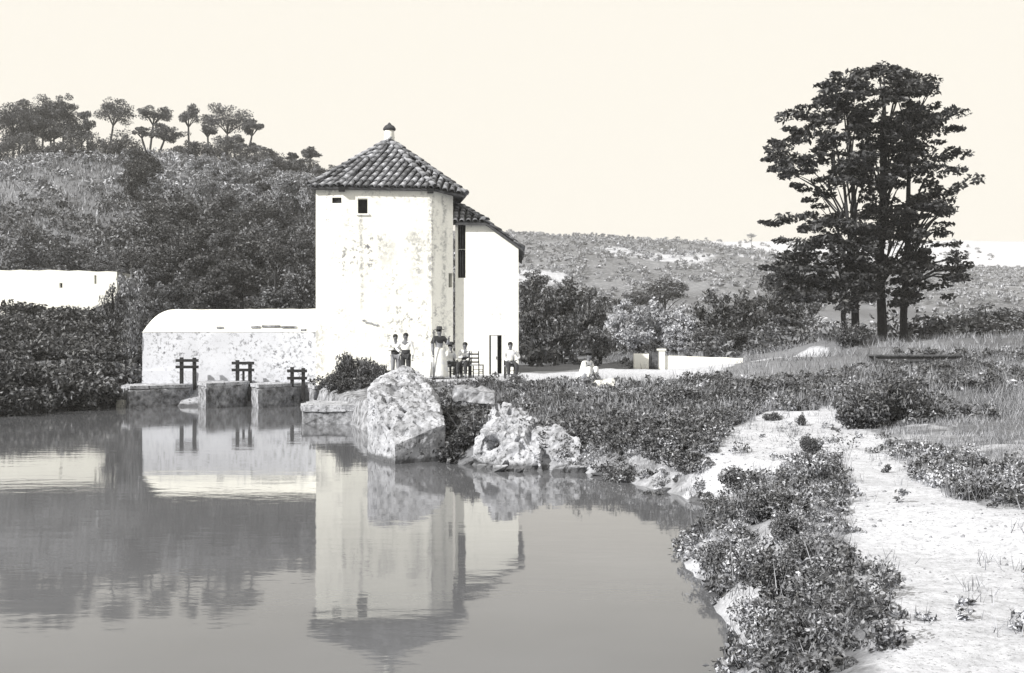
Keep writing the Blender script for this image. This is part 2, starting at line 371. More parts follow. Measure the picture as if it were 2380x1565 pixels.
# shared crowns: a round shrub, a broad tree and an umbrella pine of unit size
def shrub_mesh(name, n_cl, per, leaf, flat=.75, up=.4):
    c = clump_centers((.72,.72,.62*flat), n_cl, .35); c[:,2] += .55*flat; c[:,2] = np.maximum(c[:,2], .10)
    rr = [(R.uniform(.22,.40), R.uniform(.22,.40), R.uniform(.16,.30)) for _ in c]
    return leaf_mesh(name, crown_points(c, rr, per, .2), leaf, up)
SHRUB_HI = [shrub_mesh('shrub_foliage', 26, 130, .052) for _ in range(3)]
SHRUB_LO = [shrub_mesh('shrub_foliage', 16, 34, .10) for _ in range(4)]
TREE_C = []
for k in range(4):
    c = clump_centers((.78,.78,.80), 34, .35); rr = [(R.uniform(.18,.32), R.uniform(.18,.32), R.uniform(.12,.22)) for _ in c]
    TREE_C.append(leaf_mesh('tree_foliage', crown_points(c, rr, 75, .2), .062, .5))
def stems(mb, n, spread, h, r):
    for k in range(n):
        a = R.uniform(0, 6.28); q = R.uniform(.3, 1)*spread
        mb.tube([(R.uniform(-.05,.05),R.uniform(-.05,.05),-.05),(math.cos(a)*q*.4,math.sin(a)*q*.4,h*.5),(math.cos(a)*q,math.sin(a)*q,h)], [r,r*.7,r*.25], 5)
    return mb
STEM = stems(MB(), 6, .5, .8, .035).mesh('shrub_stems')
def variant(me, mat):
    key = (me.name, mat.name)
    if key not in variant.c:
        m2 = me.copy(); m2.materials.clear(); m2.materials.append(mat); variant.c[key] = m2
    return variant.c[key]
variant.c = {}
def shrub(X, Y, w, h, mat, label, group=None, hi=True, cat='shrub', name='shrub', z=None):
    r = empty(name, (X, Y, (gz(X, Y) if z is None else z)-.03), R.uniform(0, 6.28), label, cat, group)
    r.scale = (w/2, w/2, h/1.05)
    link('foliage', variant(R.choice(SHRUB_HI if hi else SHRUB_LO), mat), None, r); link('stem', variant(STEM, M['bark']), None, r)
    return r
def broad_tree(X, Y, w, crown_h, total_h, mat, label, group=None, name='broadleaf_tree', bark='bark', tr=.12):
    z = gz(X, Y)-.05; r = empty(name, (X, Y, z), R.uniform(0, 6.28), label, 'tree', group)
    cz = total_h-crown_h/2; mb = MB()
    mb.tube([(0,0,-.2),(R.uniform(-.1,.1),R.uniform(-.1,.1),cz*.5),(0,0,cz),(0,0,cz+crown_h*.3)], [tr*1.3,tr,tr*.7,tr*.2], 7)
    limbs(mb, (0,0,0), (0,0,cz+crown_h*.3), [(math.cos(a)*w*.35, math.sin(a)*w*.35, cz+R.uniform(-.2,.3)*crown_h) for a in [R.uniform(0,6.28) for _ in range(7)]], tr)
    mb.build('trunk', M[bark], r)
    c = link('crown', variant(R.choice(TREE_C), mat), None, r, (0,0,cz)); c.scale = (w/2, w/2, crown_h/2)
    return r
# ------------------------------------------------------------------ mill buildings
def holed_wall(mb, a, b, z0, z1, holes, depth=.35):
    """vertical wall sheet from a to b (XY) with rectangular openings (u0,u1,v0,v1) and their reveals"""
    a = Vector((a[0],a[1],0)); b = Vector((b[0],b[1],0)); d = b-a; L = d.length; d.normalize(); n = Vector((d.y,-d.x,0))
    us = sorted({0, L, *[h[0] for h in holes], *[h[1] for h in holes]}); vs = sorted({z0, z1, *[h[2] for h in holes], *[h[3] for h in holes]})
    P = lambda u, v, w=0: a+d*u+Vector((0,0,v))-n*w
    for i in range(len(us)-1):
        for j in range(len(vs)-1):
            um, vm = (us[i]+us[i+1])/2, (vs[j]+vs[j+1])/2
            if any(h[0] < um < h[1] and h[2] < vm < h[3] for h in holes): continue
            mb.quad(P(us[i],vs[j]), P(us[i+1],vs[j]), P(us[i+1],vs[j+1]), P(us[i],vs[j+1]))
    for u0,u1,v0,v1 in holes:
        mb.quad(P(u0,v0),P(u0,v1),P(u0,v1,depth),P(u0,v0,depth)); mb.quad(P(u1,v1),P(u1,v0),P(u1,v0,depth),P(u1,v1,depth))
        mb.quad(P(u0,v1),P(u1,v1),P(u1,v1,depth),P(u0,v1,depth)); mb.quad(P(u1,v0),P(u0,v0),P(u0,v0,depth),P(u1,v0,depth))
    return P
# one curved clay tile (cover tile, tapered, open below), along +Y from the lower end
def tile_mesh():
    V = []; F = []; n = 7; L = .46
    for yy, r, zz in ((0, .108, .03), (L, .088, .0)):
        for k in range(n):
            a = math.pi*k/(n-1); V.append((math.cos(a)*r, yy, math.sin(a)*r*.92+zz-.02))
        for k in range(n):
            a = math.pi*k/(n-1); V.append((math.cos(a)*(r-.018), yy, math.sin(a)*(r-.018)*.92+zz-.02))
    o = 2*n
    for k in range(n-1):
        F += [(k,k+1,o+k+1,o+k), (n+k+1,n+k,o+n+k,o+n+k+1), (k+1,k,n+k,n+k+1)]
    F += [(0,o,o+n,n), (n-1,2*n-1,o+2*n-1,o+n-1)]
    me = bpy.data.meshes.new('tile'); me.from_pydata(V, [], F); me.materials.append(M['tile']); smooth(me); me.update(); return me
TILE = tile_mesh()
def put_tile(parent, p, up, nrm, sc=1.0):
    up = up.normalized(); nrm = (nrm-up*nrm.dot(up)).normalized(); x = up.cross(nrm)
    m = Matrix((x, up, nrm)).transposed().to_4x4()
    m = Matrix.Translation(p) @ m @ Matrix.Rotation(R.gauss(0, .045), 4, 'Z') @ Matrix.Rotation(R.gauss(0, .03), 4, 'X') @ Matrix.Scale(sc*R.uniform(.93, 1.08), 4)
    o = bpy.data.objects.new('tile', TILE); COL.objects.link(o); o.parent = parent; o.matrix_local = m; return o
def tile_face(parent, e0, e1, apex, pitch=.27, skew=0.0, rows=.37, start=.12, top_cut=.06):
    """columns of tiles on the triangle eave e0-e1 / apex; returns a list of remaining placements"""
    e0, e1, apex = Vector(e0), Vector(e1), Vector(apex); u = (e1-e0); L = u.length; u.normalize()
    v = (apex-e0)-u*(apex-e0).dot(u); H = v.length; v.normalize(); n = u.cross(v); au = (apex-e0).dot(u)
    if n.z < 0: n = -n
    k = -4
    while start+k*pitch < L+1.5:
        s = -.03
        while s < H-top_cut:
            uu = start+k*pitch+s*skew
            lo = au*s/H+.03; hi = L-(L-au)*s/H-.03
            if lo < uu < hi: put_tile(parent, e0+u*uu+v*(s+R.uniform(-.02,.02))+n*.045, v+u*skew, n)
            s += rows
        k += 1
    return n
def hip_tiles(parent, a, b, n, step=.36, sc=1.12):
    a, b = Vector(a), Vector(b); d = b-a; L = d.length; d.normalize(); s = 0
    while s < L-.15: put_tile(parent, a+d*s+n*.10, d, n, sc); s += step

# --- tower: polygonal whitewashed mill tower
ZT0, ZT1 = .45, 8.20
TC = [at(734,0,40.12), at(796,0,40.05), at(1003,0,40.45), at(1053,0,40.95)]
TC = [Vector((p.x, p.y)) for p in TC]+[Vector((-2.55,45.2)), Vector((-3.6,46.4)), Vector((-6.6,46.4)), Vector((-7.75,45.0))]
TCEN = Vector((-4.95, 43.0))
tower = empty('mill_tower', (TCEN.x, TCEN.y, 1.1), 0, 'tall whitewashed mill tower with pyramidal clay tile roof and knob finial', 'tower')
toff = Vector((-TCEN.x, -TCEN.y, -1.1))
def tpart(mb, name, mat, parent=tower, sm=False):
    mb.v = [tuple(Vector(v)+toff) for v in mb.v]; return mb.build(name, mat, parent, sm)
mb = MB()
Lf = (TC[2]-TC[1]).length
ul = lambda x, Y, i: ((x-CX)/FPX*Y-TC[i].x)/((TC[i+1]-TC[i]).normalized().x)
zof = lambda y, Y: EYE-(y-HOR)/FPX*Y
win = (ul(832,40.15,1), ul(854,40.15,1), zof(496,40.1), zof(461,40.1))
vent = (.62, .98, zof(475,40.4), zof(462,40.4))
slit = (.74, .92, zof(668,40.9), zof(635,40.9))
for i in range(8):
    holes = [[vent],[win],[slit],[],[],[],[],[]][i]
    holed_wall(mb, TC[i], TC[(i+1)%8], ZT0, ZT1, holes, .4)
n0 = len(mb.v); mb.add([(p.x,p.y,ZT1-.02) for p in TC], [tuple(range(8))])
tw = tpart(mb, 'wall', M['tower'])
def hole_fill(i, h, name, mat, w=.36):
    a, b = TC[i], TC[(i+1)%8]; d = (b-a).normalized(); n = Vector((d.y,-d.x)); m = MB()
    q = lambda u, v: (a.x+d.x*u-n.x*w, a.y+d.y*u-n.y*w, v)
    m.quad(q(h[0]-.05,h[2]-.05), q(h[1]+.05,h[2]-.05), q(h[1]+.05,h[3]+.05), q(h[0]-.05,h[3]+.05)); return tpart(m, name, mat)
win_sheet = hole_fill(1, win, 'window_dark_sheet', M['dark']); hole_fill(0, vent, 'vent_hole', M['dark'], .10); hole_fill(2, slit, 'slit_window', M['dark'])  # near-black sheets stand in for the unlit interior
# sill under the window and broken ledge stones
d1 = (TC[2]-TC[1]).normalized(); n1 = Vector((d1.y,-d1.x))
def face_box(u0,u1,v0,v1,proud,name,mat,i=1,deep=.05):
    a = TC[i]; d = (TC[i+1]-TC[i]).normalized(); n = Vector((d.y,-d.x)); m = MB()
    pts = [a+d*u0-n*deep, a+d*u0+n*proud, a+d*u1+n*proud, a+d*u1-n*deep]
    m.prism([(p.x,p.y) for p in pts], v0, v1); return tpart(m, name, mat)
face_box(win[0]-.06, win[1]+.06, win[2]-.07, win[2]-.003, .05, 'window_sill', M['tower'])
ub = lambda x: ul(x,40.2,1)
for x, yb in ((846,744),(853,749),(861,750),(869,753),(876,755)):
    face_box(ub(x)-.06, ub(x)+.05, zof(yb+2,40.2), zof(yb-1,40.2), .035, 'ledge_stone', M['stone'])
for x, i in ((797,1),(1000,1)):
    face_box(ub(x)-.13, ub(x)+.10, ZT1-.13, ZT1+.02, .22, 'corbel', M['dark'])
# roof
APEX = Vector((at(905,0,42.9).x, 42.9, zof(331,42.9)))
push = [.22,.20,.20,.60,.25,.25,.25,.25]
TE = []
for p, q in zip(TC, push):
    o = (p-TCEN).normalized(); TE.append(Vector((p.x+o.x*q, p.y+o.y*q, ZT1+.02)))
TE[0].y = TE[1].y+.04; TE[0].x = at(721,0,TE[0].y).x; TE[3].x = at(1082,0,TE[3].y).x; TE[3].z = zof(458, TE[3].y)+.05
rm = MB()
low = [Vector((p.x,p.y,p.z-.07)) for p in TE]
rm.add([*TE, APEX, *low], [(i,(i+1)%8,8) for i in range(8)]+[(9+i,9+(i+1)%8,(i+1)%8,i) for i in range(8)]+[tuple(range(9,17))[::-1]])
roof = tpart(rm, 'roof', M['slab'])
TEl = [p+toff for p in TE]; APl = APEX+toff
skews = [.42,.42,.20,0,0,0,0,0]
NRM = []
for i in range(8): NRM.append(tile_face(roof, TEl[i], TEl[(i+1)%8], APl, .275 if i < 4 else .36, skews[i], .37 if i < 4 else .42, .12))
for i in range(8): hip_tiles(roof, TEl[i], APl, (NRM[i]+NRM[i-1]).normalized(), .38 if i < 5 else .43)
# dark under-edge of pan tiles along the eaves
fin = MB(); fx, fy = APEX.x, APEX.y; zk = zof(327,42.9)
fin.lathe([(.20,-.35),(.21,.0),(.20,.22),(.19,.40),(.15,.42)], (fx,fy,zk), 12); fo = tpart(fin, 'finial', M['vault'], tower, True)
cp = MB(); cp.lathe([(.21,.40),(.26,.43),(.25,.50),(.18,.59),(.09,.64),(.05,.70),(.01,.73)], (fx,fy,zk), 12)
cp.v = [tuple(Vector(v)+toff) for v in cp.v]; cp.build('finial_cap', M['slab'], fo, True)

# --- annex beside the tower
AY = 41.25
ax = lambda x, Y=AY: (x-CX)/FPX*Y
annex = empty('annex_house', (ax(1130), AY+2.5, 1.1), 0, 'narrow whitewashed house with steep mono pitch tile roof against the tower', 'building')
aoff = Vector((-ax(1130), -AY-2.5, -1.1))
def apart(mb, name, mat, parent=annex, sm=False):
    mb.v = [tuple(Vector(v)+aoff) for v in mb.v]; return mb.build(name, mat, parent, sm)
XL, XR, XC = ax(1058), ax(1205), ax(1131)
zE, zR, zS = zof(523,AY), zof(576,AY), 5.6
rec = (ax(1064), ax(1082), zof(646,AY)); dr = (ax(1137), ax(1166), 1.02, zof(779,AY))
wm = MB(); zlow = zR-.05
holed_wall(wm, (XL,AY), (XR,AY), .6, zlow, [(rec[0]-XL, rec[1]-XL, rec[2], zlow), (dr[0]-XL, dr[1]-XL, .62, dr[3])], .6)
wm.add([(rec[1],AY,zlow),(XR,AY,zlow),(XR,AY,zR),(XC,AY,zE),(rec[1],AY,zE)], [(0,1,2,3,4)])
wm.quad((XL,AY,zlow),(rec[0],AY,zlow),(rec[0],AY,zE),(XL,AY,zE))
wm.quad((rec[1],AY,zE),(rec[1],AY,zlow),(rec[1],AY+.6,zlow),(rec[1],AY+.6,zE)); wm.quad((rec[0],AY,zlow),(rec[0],AY,zE),(rec[0],AY+.6,zE),(rec[0],AY+.6,zlow))
YB = AY+6
wm.quad((XR,AY,.6),(XR,YB,.6),(XR,YB,zR),(XR,AY,zR)); wm.quad((XR,YB,.6),(XL,YB,.6),(XL,YB,zE),(XR,YB,zR)); wm.quad((XL,YB,.6),(XL,AY,.6),(XL,AY,zE),(XL,YB,zE))
apart(wm, 'wall', M['annex'])
m = MB(); m.quad((rec[0]-.1,AY+.5,rec[2]-.1),(rec[1]+.1,AY+.5,rec[2]-.1),(rec[1]+.1,AY+.5,zE+.1),(rec[0]-.1,AY+.5,zE+.1)); apart(m, 'recess_shade_sheet', M['dark'])  # near-black sheet paints shade into the slot
for k in range(3):
    m = MB(); xx = rec[0]+.06+k*.095; m.box((xx,AY+.30,rec[2]),(xx+.05,AY+.34,zE)); apart(m, 'recess_bar', M['wood'])
m = MB(); m.quad((dr[0]-.1,AY+.55,.6),(dr[1]+.1,AY+.55,.6),(dr[1]+.1,AY+.55,dr[3]+.1),(dr[0]-.1,AY+.55,dr[3]+.1)); apart(m, 'doorway', M['dark'])  # dark sheet in place of the unlit room behind
m = MB(); m.box((ax(1141),AY+.02,1.04),(ax(1156),AY+.06,dr[3]-.02)); dl = apart(m, 'door', M['door'])
m = MB(); m.box((ax(1153),AY-.005,1.75),(ax(1154.5),AY+.02,1.86)); m.v = [tuple(Vector(v)+aoff) for v in m.v]; m.build('door_handle', M['dark'], dl)
m = MB(); m.box((dr[0]-.05,AY-.12,1.0),(dr[1]+.06,AY+.2,1.16)); apart(m, 'door_step', M['stone'])
# annex roof: plane falling right + small hipped front
sl = (zR-zE)/(XR-XC)
pA = lambda x, Y, dz=0: Vector((x, Y, zE+.06+sl*(x-XC)+dz))
XRe = ax(1216); XT = ax(1066,43.6)
Ctop = Vector((XT, AY+1.6, pA(XT,0).z)); Cc = pA(XC, AY-.22); Fl = Vector((ax(1049), AY-.22, Cc.z)); Bl = pA(XT, YB+.2); Br = pA(XRe, YB+.2); Fr = pA(XRe, AY-.22)
Tl = Vector((ax(1049)-.1, AY+1.6, Ctop.z)); Tlb = Vector((ax(1049)-.1, YB+.2, Ctop.z))
am = MB(); am.add([Fl,Cc,Ctop,Tl,Fr,Br,Bl,Tlb], [(0,1,2,3),(1,4,5,6,2),(3,2,6,7)])
und = [v-Vector((0,0,.09)) for v in (Fl,Cc,Fr,Br,Bl,Tlb)]
o = len(am.v); am.v += [tuple(v) for v in und]
am.f += [(o,o+1,1,0),(o+1,o+2,4,1),(o+2,o+3,5,4),(o+3,o+4,6,5),(o,o+5,o+4,o+3,o+2,o+1)]
aroof = apart(am, 'roof', M['slab'])
tile_face(aroof, Fl+aoff-Vector((.25,0,0)), Cc+aoff, Ctop+aoff+Vector((.02,0,0)), .26, .0, .37, .14, .02)
vA = Vector((-1,0,-sl)).normalized(); nA = Vector((-sl,0,1)).normalized()
Y = AY-.12; row = 0
while Y < YB:
    s = 0; L = (Vector((XRe,0,Fr.z))-Ctop).length
    Lx = (XRe-XT)/abs(vA.x)
    while s < Lx-.1:
        p = Vector((XRe,Y,Fr.z))+vA*s
        hipY = AY-.22+(XC-p.x)/(XC-XT)*1.82 if p.x < XC else -1
        if Y > hipY: put_tile(aroof, p+aoff+nA*.045, vA, nA)
        s += .37
    Y += .30 if Y < AY+1.4 else .8
hip_tiles(aroof, Cc+aoff, Ctop+aoff, (nA+Vector((0,-.6,.8))).normalized(), .38)

# --- long low vaulted mill house left of the tower
VY, VX0, VX1 = 41.9, (331-CX)/FPX*41.9, (740-CX)/FPX*41.9
vh = empty('vaulted_mill_house', ((VX0+VX1)/2, VY+2.5, .7), 0, 'long low lime washed mill house with rounded vault roof left of the tower', 'building')
voff = Vector((-(VX0+VX1)/2, -VY-2.5, -.7))
zw = zof(772,41.9)
def vtop(x, y):
    tx = min(1, max(0, (x-VX0)/.75)); ty = min(1, max(0, (y-VY)/1.5)); ty2 = min(1, max(0, (VY+5.4-y)/1.5))
    g = lambda t: math.sqrt(max(0, 1-(1-t)**2))
    return zw+(.93+.03*(x-VX0)/7)*min(g(tx), 1)*g(ty)*g(ty2)+.018*noise.noise(Vector((x*1.7,y*1.7,0)))
vm = MB(); nxv, nyv = 60, 34
xs = [VX0-.04+(VX1-VX0+.04)*((i/nxv)**1.5) for i in range(nxv+1)]; ys = [VY-.012+5.43*(j/nyv)**1.4 for j in range(nyv+1)]
vm.add([(x,y,vtop(x,y)) for y in ys for x in xs], [(j*(nxv+1)+i, j*(nxv+1)+i+1, (j+1)*(nxv+1)+i+1, (j+1)*(nxv+1)+i) for j in range(nyv) for i in range(nxv)])
vm.v = [tuple(Vector(v)+voff) for v in vm.v]; vm.build('vault_roof', M['vault'], vh, True)
wm = MB(); zg = .35; n = 48
def wgrid(a, b, nn, nz=14):
    a, b = Vector(a), Vector(b); base = len(wm.v); d = (b-a); nn_ = Vector((d.y,-d.x,0)).normalized()
    for j in range(nz+1):
        for i in range(nn+1):
            p = a.lerp(b, i/nn); z = zg+(zw+.015-zg)*j/nz; k = .035*noise.noise(Vector((p.x*1.3, p.y*1.3, z*1.3)))+.012*noise.noise(Vector((p.x*5, p.y*5, z*5)))
            if j == nz: k = -.004
            q = p+nn_*k; wm.v.append((q.x, q.y, z))
    for j in range(nz):
        for i in range(nn): wm.f.append((base+j*(nn+1)+i, base+j*(nn+1)+i+1, base+(j+1)*(nn+1)+i+1, base+(j+1)*(nn+1)+i))
wgrid((VX0,VY,0),(VX1,VY,0),60); wgrid((VX0,VY+5.4,0),(VX0,VY,0),30)
wm.quad((VX1,VY+5.4,zg),(VX0,VY+5.4,zg),(VX0,VY+5.4,zw),(VX1,VY+5.4,zw))
wm.v = [tuple(Vector(v)+voff) for v in wm.v]; wm.build('wall', M['vwall'], vh, True)
for x0, x1, y in ((505,520,762),(585,606,761),(610,652,759),(656,690,761),(700,713,768)):  # thin boxes added to draw the shadow line of a plaster crack
    m = MB(); k0 = ax(x0,42.0); k1 = ax(x1,42.0); zc = zof(y,42.05)
    m.box((k0,VY-.02,zc-.03),(k1,VY+.25,zc+.05)); m.v = [tuple(Vector(v)+voff) for v in m.v]; m.build('crack_shadow_ledge', M['moss'], vh)
# lower lime apron band
m = MB(); m.box((VX0+.02,VY-.10,.3),(ax(452,41.8),VY+.1,zof(862,41.8))); m.v = [tuple(Vector(v)+voff) for v in m.v]; m.build('plinth', M['vwall'], vh)

# --- white house on the left behind the bushes
HY = 74.0
hx0, hx1 = (-90-CX)/FPX*HY, (272-CX)/FPX*HY
hz0, hz1 = 3.2, zof(627,HY)
house = empty('white_hillside_house', ((hx0+hx1)/2, HY+3, hz0), 0, 'blank white house wall above the dark pond side bushes', 'building')
hoff = Vector((-(hx0+hx1)/2, -HY-3, -hz0)); m = MB()
hp = lambda x: ((x-CX)/FPX*HY)-hx0
hh = [(hp(138), hp(145), zof(669,HY), zof(658,HY)), (hp(219), hp(224), zof(660,HY), zof(640,HY))]
P = holed_wall(m, (hx0,HY), (hx1,HY), hz0, hz1-.18, hh, .3)
nn = 16
for i in range(nn):
    xa, xb = hx0+(hx1-hx0)*i/nn, hx0+(hx1-hx0)*(i+1)/nn; ta = hz1-.12*max(0,(i/nn-.6)/.4)-.03*(i%3); tb = hz1-.12*max(0,((i+1)/nn-.6)/.4)-.03*((i+1)%3)
    m.add([(xa,HY,hz1-.18),(xb,HY,hz1-.18),(xb,HY,tb),(xa,HY,ta),(xa,HY+.4,ta),(xb,HY+.4,tb)], [(0,1,2,3),(3,2,5,4)])
m.quad((hx1,HY,hz0),(hx1,HY+6,hz0),(hx1,HY+6,hz1-.15),(hx1,HY,hz1-.15)); m.quad((hx0,HY+6,hz0),(hx0,HY,hz0),(hx0,HY,hz1-.1),(hx0,HY+6,hz1-.1)); m.quad((hx1,HY+6,hz0),(hx0,HY+6,hz0),(hx0,HY+6,hz1-.15),(hx1,HY+6,hz1-.15))
m.v = [tuple(Vector(v)+hoff) for v in m.v]; m.build('wall', M['house'], house)
m = MB(); m.quad((hx0+.02,HY+.3,hz1-.2),(hx1-.02,HY+.3,hz1-.2),(hx1-.02,HY+5.98,hz1-.2),(hx0+.02,HY+5.98,hz1-.2)); m.v = [tuple(Vector(v)+hoff) for v in m.v]; m.build('roof_terrace', M['stone'], house)
for h in hh:
    m = MB(); m.quad((hx0+h[0]-.1,HY+.28,h[2]-.1),(hx0+h[1]+.1,HY+.28,h[2]-.1),(hx0+h[1]+.1,HY+.28,h[3]+.1),(hx0+h[0]-.1,HY+.28,h[3]+.1)); m.v = [tuple(Vector(v)+hoff) for v in m.v]; m.build('window_hole', M['dark'], house)  # dark sheet paints the shade inside the hole

# ------------------------------------------------------------------ dam, piers and broken masonry
def rough_hull(pts, cuts, amp, freq, seed=0, ztop=None, pits=0.0, keep_low=None, fine=0.0):
    bm = bmesh.new()
    for p in pts: bm.verts.new(p)
    r = bmesh.ops.convex_hull(bm, input=bm.verts)
    dele = [e for e in r['geom_interior'] if isinstance(e, bmesh.types.BMVert)]
    if dele: bmesh.ops.delete(bm, geom=dele, context='VERTS')
    bmesh.ops.triangulate(bm, faces=bm.faces)
    for _ in range(cuts):
        L = np.mean([e.calc_length() for e in bm.edges]); es = [e for e in bm.edges if e.calc_length() > L*.75]
        bmesh.ops.subdivide_edges(bm, edges=es, cuts=1, use_grid_fill=True); bmesh.ops.triangulate(bm, faces=bm.faces)
    bmesh.ops.recalc_face_normals(bm, faces=bm.faces); bm.normal_update()
    nd = []
    for v in bm.verts:
        q = v.co*freq+Vector((seed*7.3,seed*3.1,seed)); k = noise.fractal(q, .9, 2.1, 4)*amp
        if pits:
            dd, _pp = noise.voronoi(q*1.15); k += pits*(dd[1]-dd[0]-.25)*.55
            dd, _pp = noise.voronoi(q*2.6+Vector((3,1,2))); k += pits*.30*(dd[1]-dd[0]-.25)
            k -= pits*2.6*max(0, noise.noise(q*2.2)-.20)
        if fine: k += fine*noise.noise(q*9)
        if keep_low: k *= keep_low(v.co)
        nd.append(v.co+v.normal*k)
    for v, c in zip(bm.verts, nd): v.co = c
    me = bpy.data.meshes.new('rock'); bm.to_mesh(me); bm.free(); return me
def rock(name, pts, label, cat, mat, cuts=4, amp=.08, freq=1.5, seed=0, pits=0, keep_low=None, fine=0, group=None, sm=False):
    c = Vector((sum(p[0] for p in pts)/len(pts), sum(p[1] for p in pts)/len(pts), 0))
    me = rough_hull([Vector(p)-c for p in pts], cuts, amp, freq, seed, None, pits, keep_low, fine); smooth(me, sm)
    return tag(link(name, me, mat, None, c), label, cat, group)
def P3(x, y, Y): return tuple(at(x, y, Y))
def low(p, z=-.7): return (p[0], p[1], z)
# big cutwater pier in front
pL, pN, pR = wat(853,1062), wat(918,1079), wat(1034,1071)
pts = [low(pL), low(pN), low(pR), (-3.3,25.2,-.7), (-1.75,25.2,-.7),
       P3(855,905,pL.y), (pN.x,pN.y,.38), P3(1036,985,pR.y), P3(1032,965,pR.y+.4), P3(905,866,24.2), P3(935,850,24.6), P3(985,868,24.4), P3(1005,925,22.8), P3(880,885,23.4), (-3.3,25.2,1.4), (-1.9,25.2,1.3)]
crumb = lambda co: 1.0 if co.z > .95 else (.22 if co.z < .30 else .22+.78*(co.z-.30)/.65)
rock('cutwater_pier', pts, 'big pale broken masonry cutwater pier with crumbling sloped top', 'pier', M['stone'], 6, .085, 2.2, 3, .14, crumb, .014)
# ruined masonry to its right
pts = [low(wat(1106,1085)), low(wat(1180,1096)), low(wat(1262,1100)), P3(1108,1040,20.4), P3(1118,990,20.6), P3(1142,942,20.9), P3(1172,936,21.2), P3(1225,968,21.3), P3(1262,1000,20.6), P3(1255,1060,19.7), (.4,22.2,-.4), (-.7,22.4,-.4), (.2,22.2,.7)]
rock('ruined_masonry', pts, 'large pitted rubble masonry fragment at the waterline beside the cutwater pier', 'ruin', M['stone'], 6, .12, 2.2, 5, .26, None, .008)
pts = [low(wat(1240,1100)), low(wat(1300,1102)), low(wat(1352,1098)), P3(1238,992,20.5), P3(1290,988,20.5), P3(1332,1004,20.3), P3(1350,1030,20.0), P3(1352,1075,19.7), (.5,21.4,-.4), (1.4,21.3,-.4), (1.2,21.2,.5)]
rock('ruined_masonry', pts, 'smaller pitted rubble fragment leaning on the larger ruin, bushes behind', 'ruin', M['stone'], 6, .08, 2.0, 9, .17, None, .008)
for i, (x, y, r_) in enumerate([(1083,1080,.15),(1120,1090,.12),(1160,1096,.16),(1205,1098,.10),(1300,1100,.15),(1340,1098,.17)]):
    c = wat(x, y); pts = [tuple(c+Vector((R.uniform(-1,1)*r_*1.2, R.uniform(-1,1)*r_, R.uniform(-.5,.9)*r_))) for _ in range(12)]
    rock('shore_stone', pts, 'small wet stone at the foot of the ruined masonry', 'stone', M['stone'], 3, .02, 6, i, 0, None, 0, 'stones at the waterline')
for i, (x, y, rx, rz) in enumerate([(1388,1098,.26,.12),(1420,1092,.34,.18),(1405,1108,.30,.08),(1450,1108,.40,.12),(1490,1116,.46,.11),(1535,1128,.48,.09),(1580,1142,.44,.08),(1622,1156,.38,.10),(1660,1172,.34,.10)]):
    c = wat(x, y-2); pts = [tuple(c+Vector((R.uniform(-1,1)*rx, R.uniform(-.5,.9)*rx, R.uniform(-.6,.9)*rz))) for _ in range(14)]
    rock('bank_stone', pts, 'pale flat stone on the muddy edge below the undergrowth', 'stone', M['stone'], 3, .02, 5, 20+i, 0, None, 0, 'flat stones along the bank')
for i in range(26):
    t = i/25; x = np.interp(t, [0,.25,.45,.6,1], [1640,1690,1600,1590,1716]); y = np.interp(t, [0,.25,.45,.6,1], [1172,1196,1255,1280,1455]); rx = R.uniform(.10,.24)*(1-.35*t)
    c = wat(x+R.uniform(0,14), y-4-R.uniform(0,5)); pts = [tuple(c+Vector((R.uniform(-1,1)*rx+.05, R.uniform(-.7,.9)*rx, R.uniform(-.5,.7)*rx*.6))) for _ in range(12)]
    rock('bank_stone', pts, 'pale stone edging the water under the near weeds', 'stone', M['stone'], 3, .03, 5, 80+i, 0, None, 0, 'stones under the near weeds')
# low stepped block between dam and pier
def lit_top_cap(body, poly, z0, z1, seed, mat='stone'):
    c = Vector(body.location); me = rough_hull([Vector((x_, y_, z_))-c for x_, y_ in poly for z_ in (z0, z1)], 5, .03, 2.5, seed, None, .02, None, .006); link('lit_top_cap', me, M[mat], body)  # pale cap added; the lit top band is put into its colour
sl0, sl1 = wat(690,987), wat(862,987)
sp = [(sl0.x+.12,31.2),(sl1.x,31.1),(sl1.x,33.6),(sl0.x,33.6),(sl0.x-.02,31.9)]
bd = rock('stone_slab', [(x_, y_, z_) for x_, y_ in sp for z_ in (-.7,.36)], 'long flat pale stone slab in the water left of the cutwater pier', 'slab', M['moss'], 5, .03, 2.2, 4, .03, None, .008)
lit_top_cap(bd, [(x_-.03 if i in (0,3,4) else x_, y_-.04) for i, (x_, y_) in enumerate(sp)], .365, .56, 6)
# dam piers
def dam_pier(xl, xn, xr, yl, yn, yr, ytop, label, seed, back=2.2):
    l, n_, r_ = wat(xl, yl), wat(xn, yn), wat(xr, yr); zt = zof(ytop, n_.y)
    pts = [low(l), low(n_), low(r_), (l.x,l.y,zt*.96), (n_.x,n_.y,zt*.86), (n_.x+.08,n_.y+.30,zt+.02), (r_.x,r_.y,zt*.92), (r_.x,r_.y+.35,zt), (l.x,l.y+back,-.7), (r_.x,r_.y+back,-.7), (l.x+.05,l.y+back,zt), (r_.x,r_.y+back,zt), (l.x+.1,l.y+.3,zt)]
    o = rock('dam_pier', pts, label, 'pier', M['moss'], 5, .04, 2.2, seed, .04, None, .015)
    lit_top_cap(o, [(l.x-.03,l.y),(n_.x,n_.y+.06),(r_.x,r_.y+.02),(r_.x+.02,r_.y+back),(l.x-.02,l.y+back)], zt-.02, zt+.10, seed+3); return o
dam_pier(283,300,440,944,948,942.5,904, 'long mossy dam pier at the outer end by the dark bushes', 31)
dam_pier(460,478,570,944,950,943,898, 'mossy dam pier with pale cutwater edge below the middle sluice frame', 32)
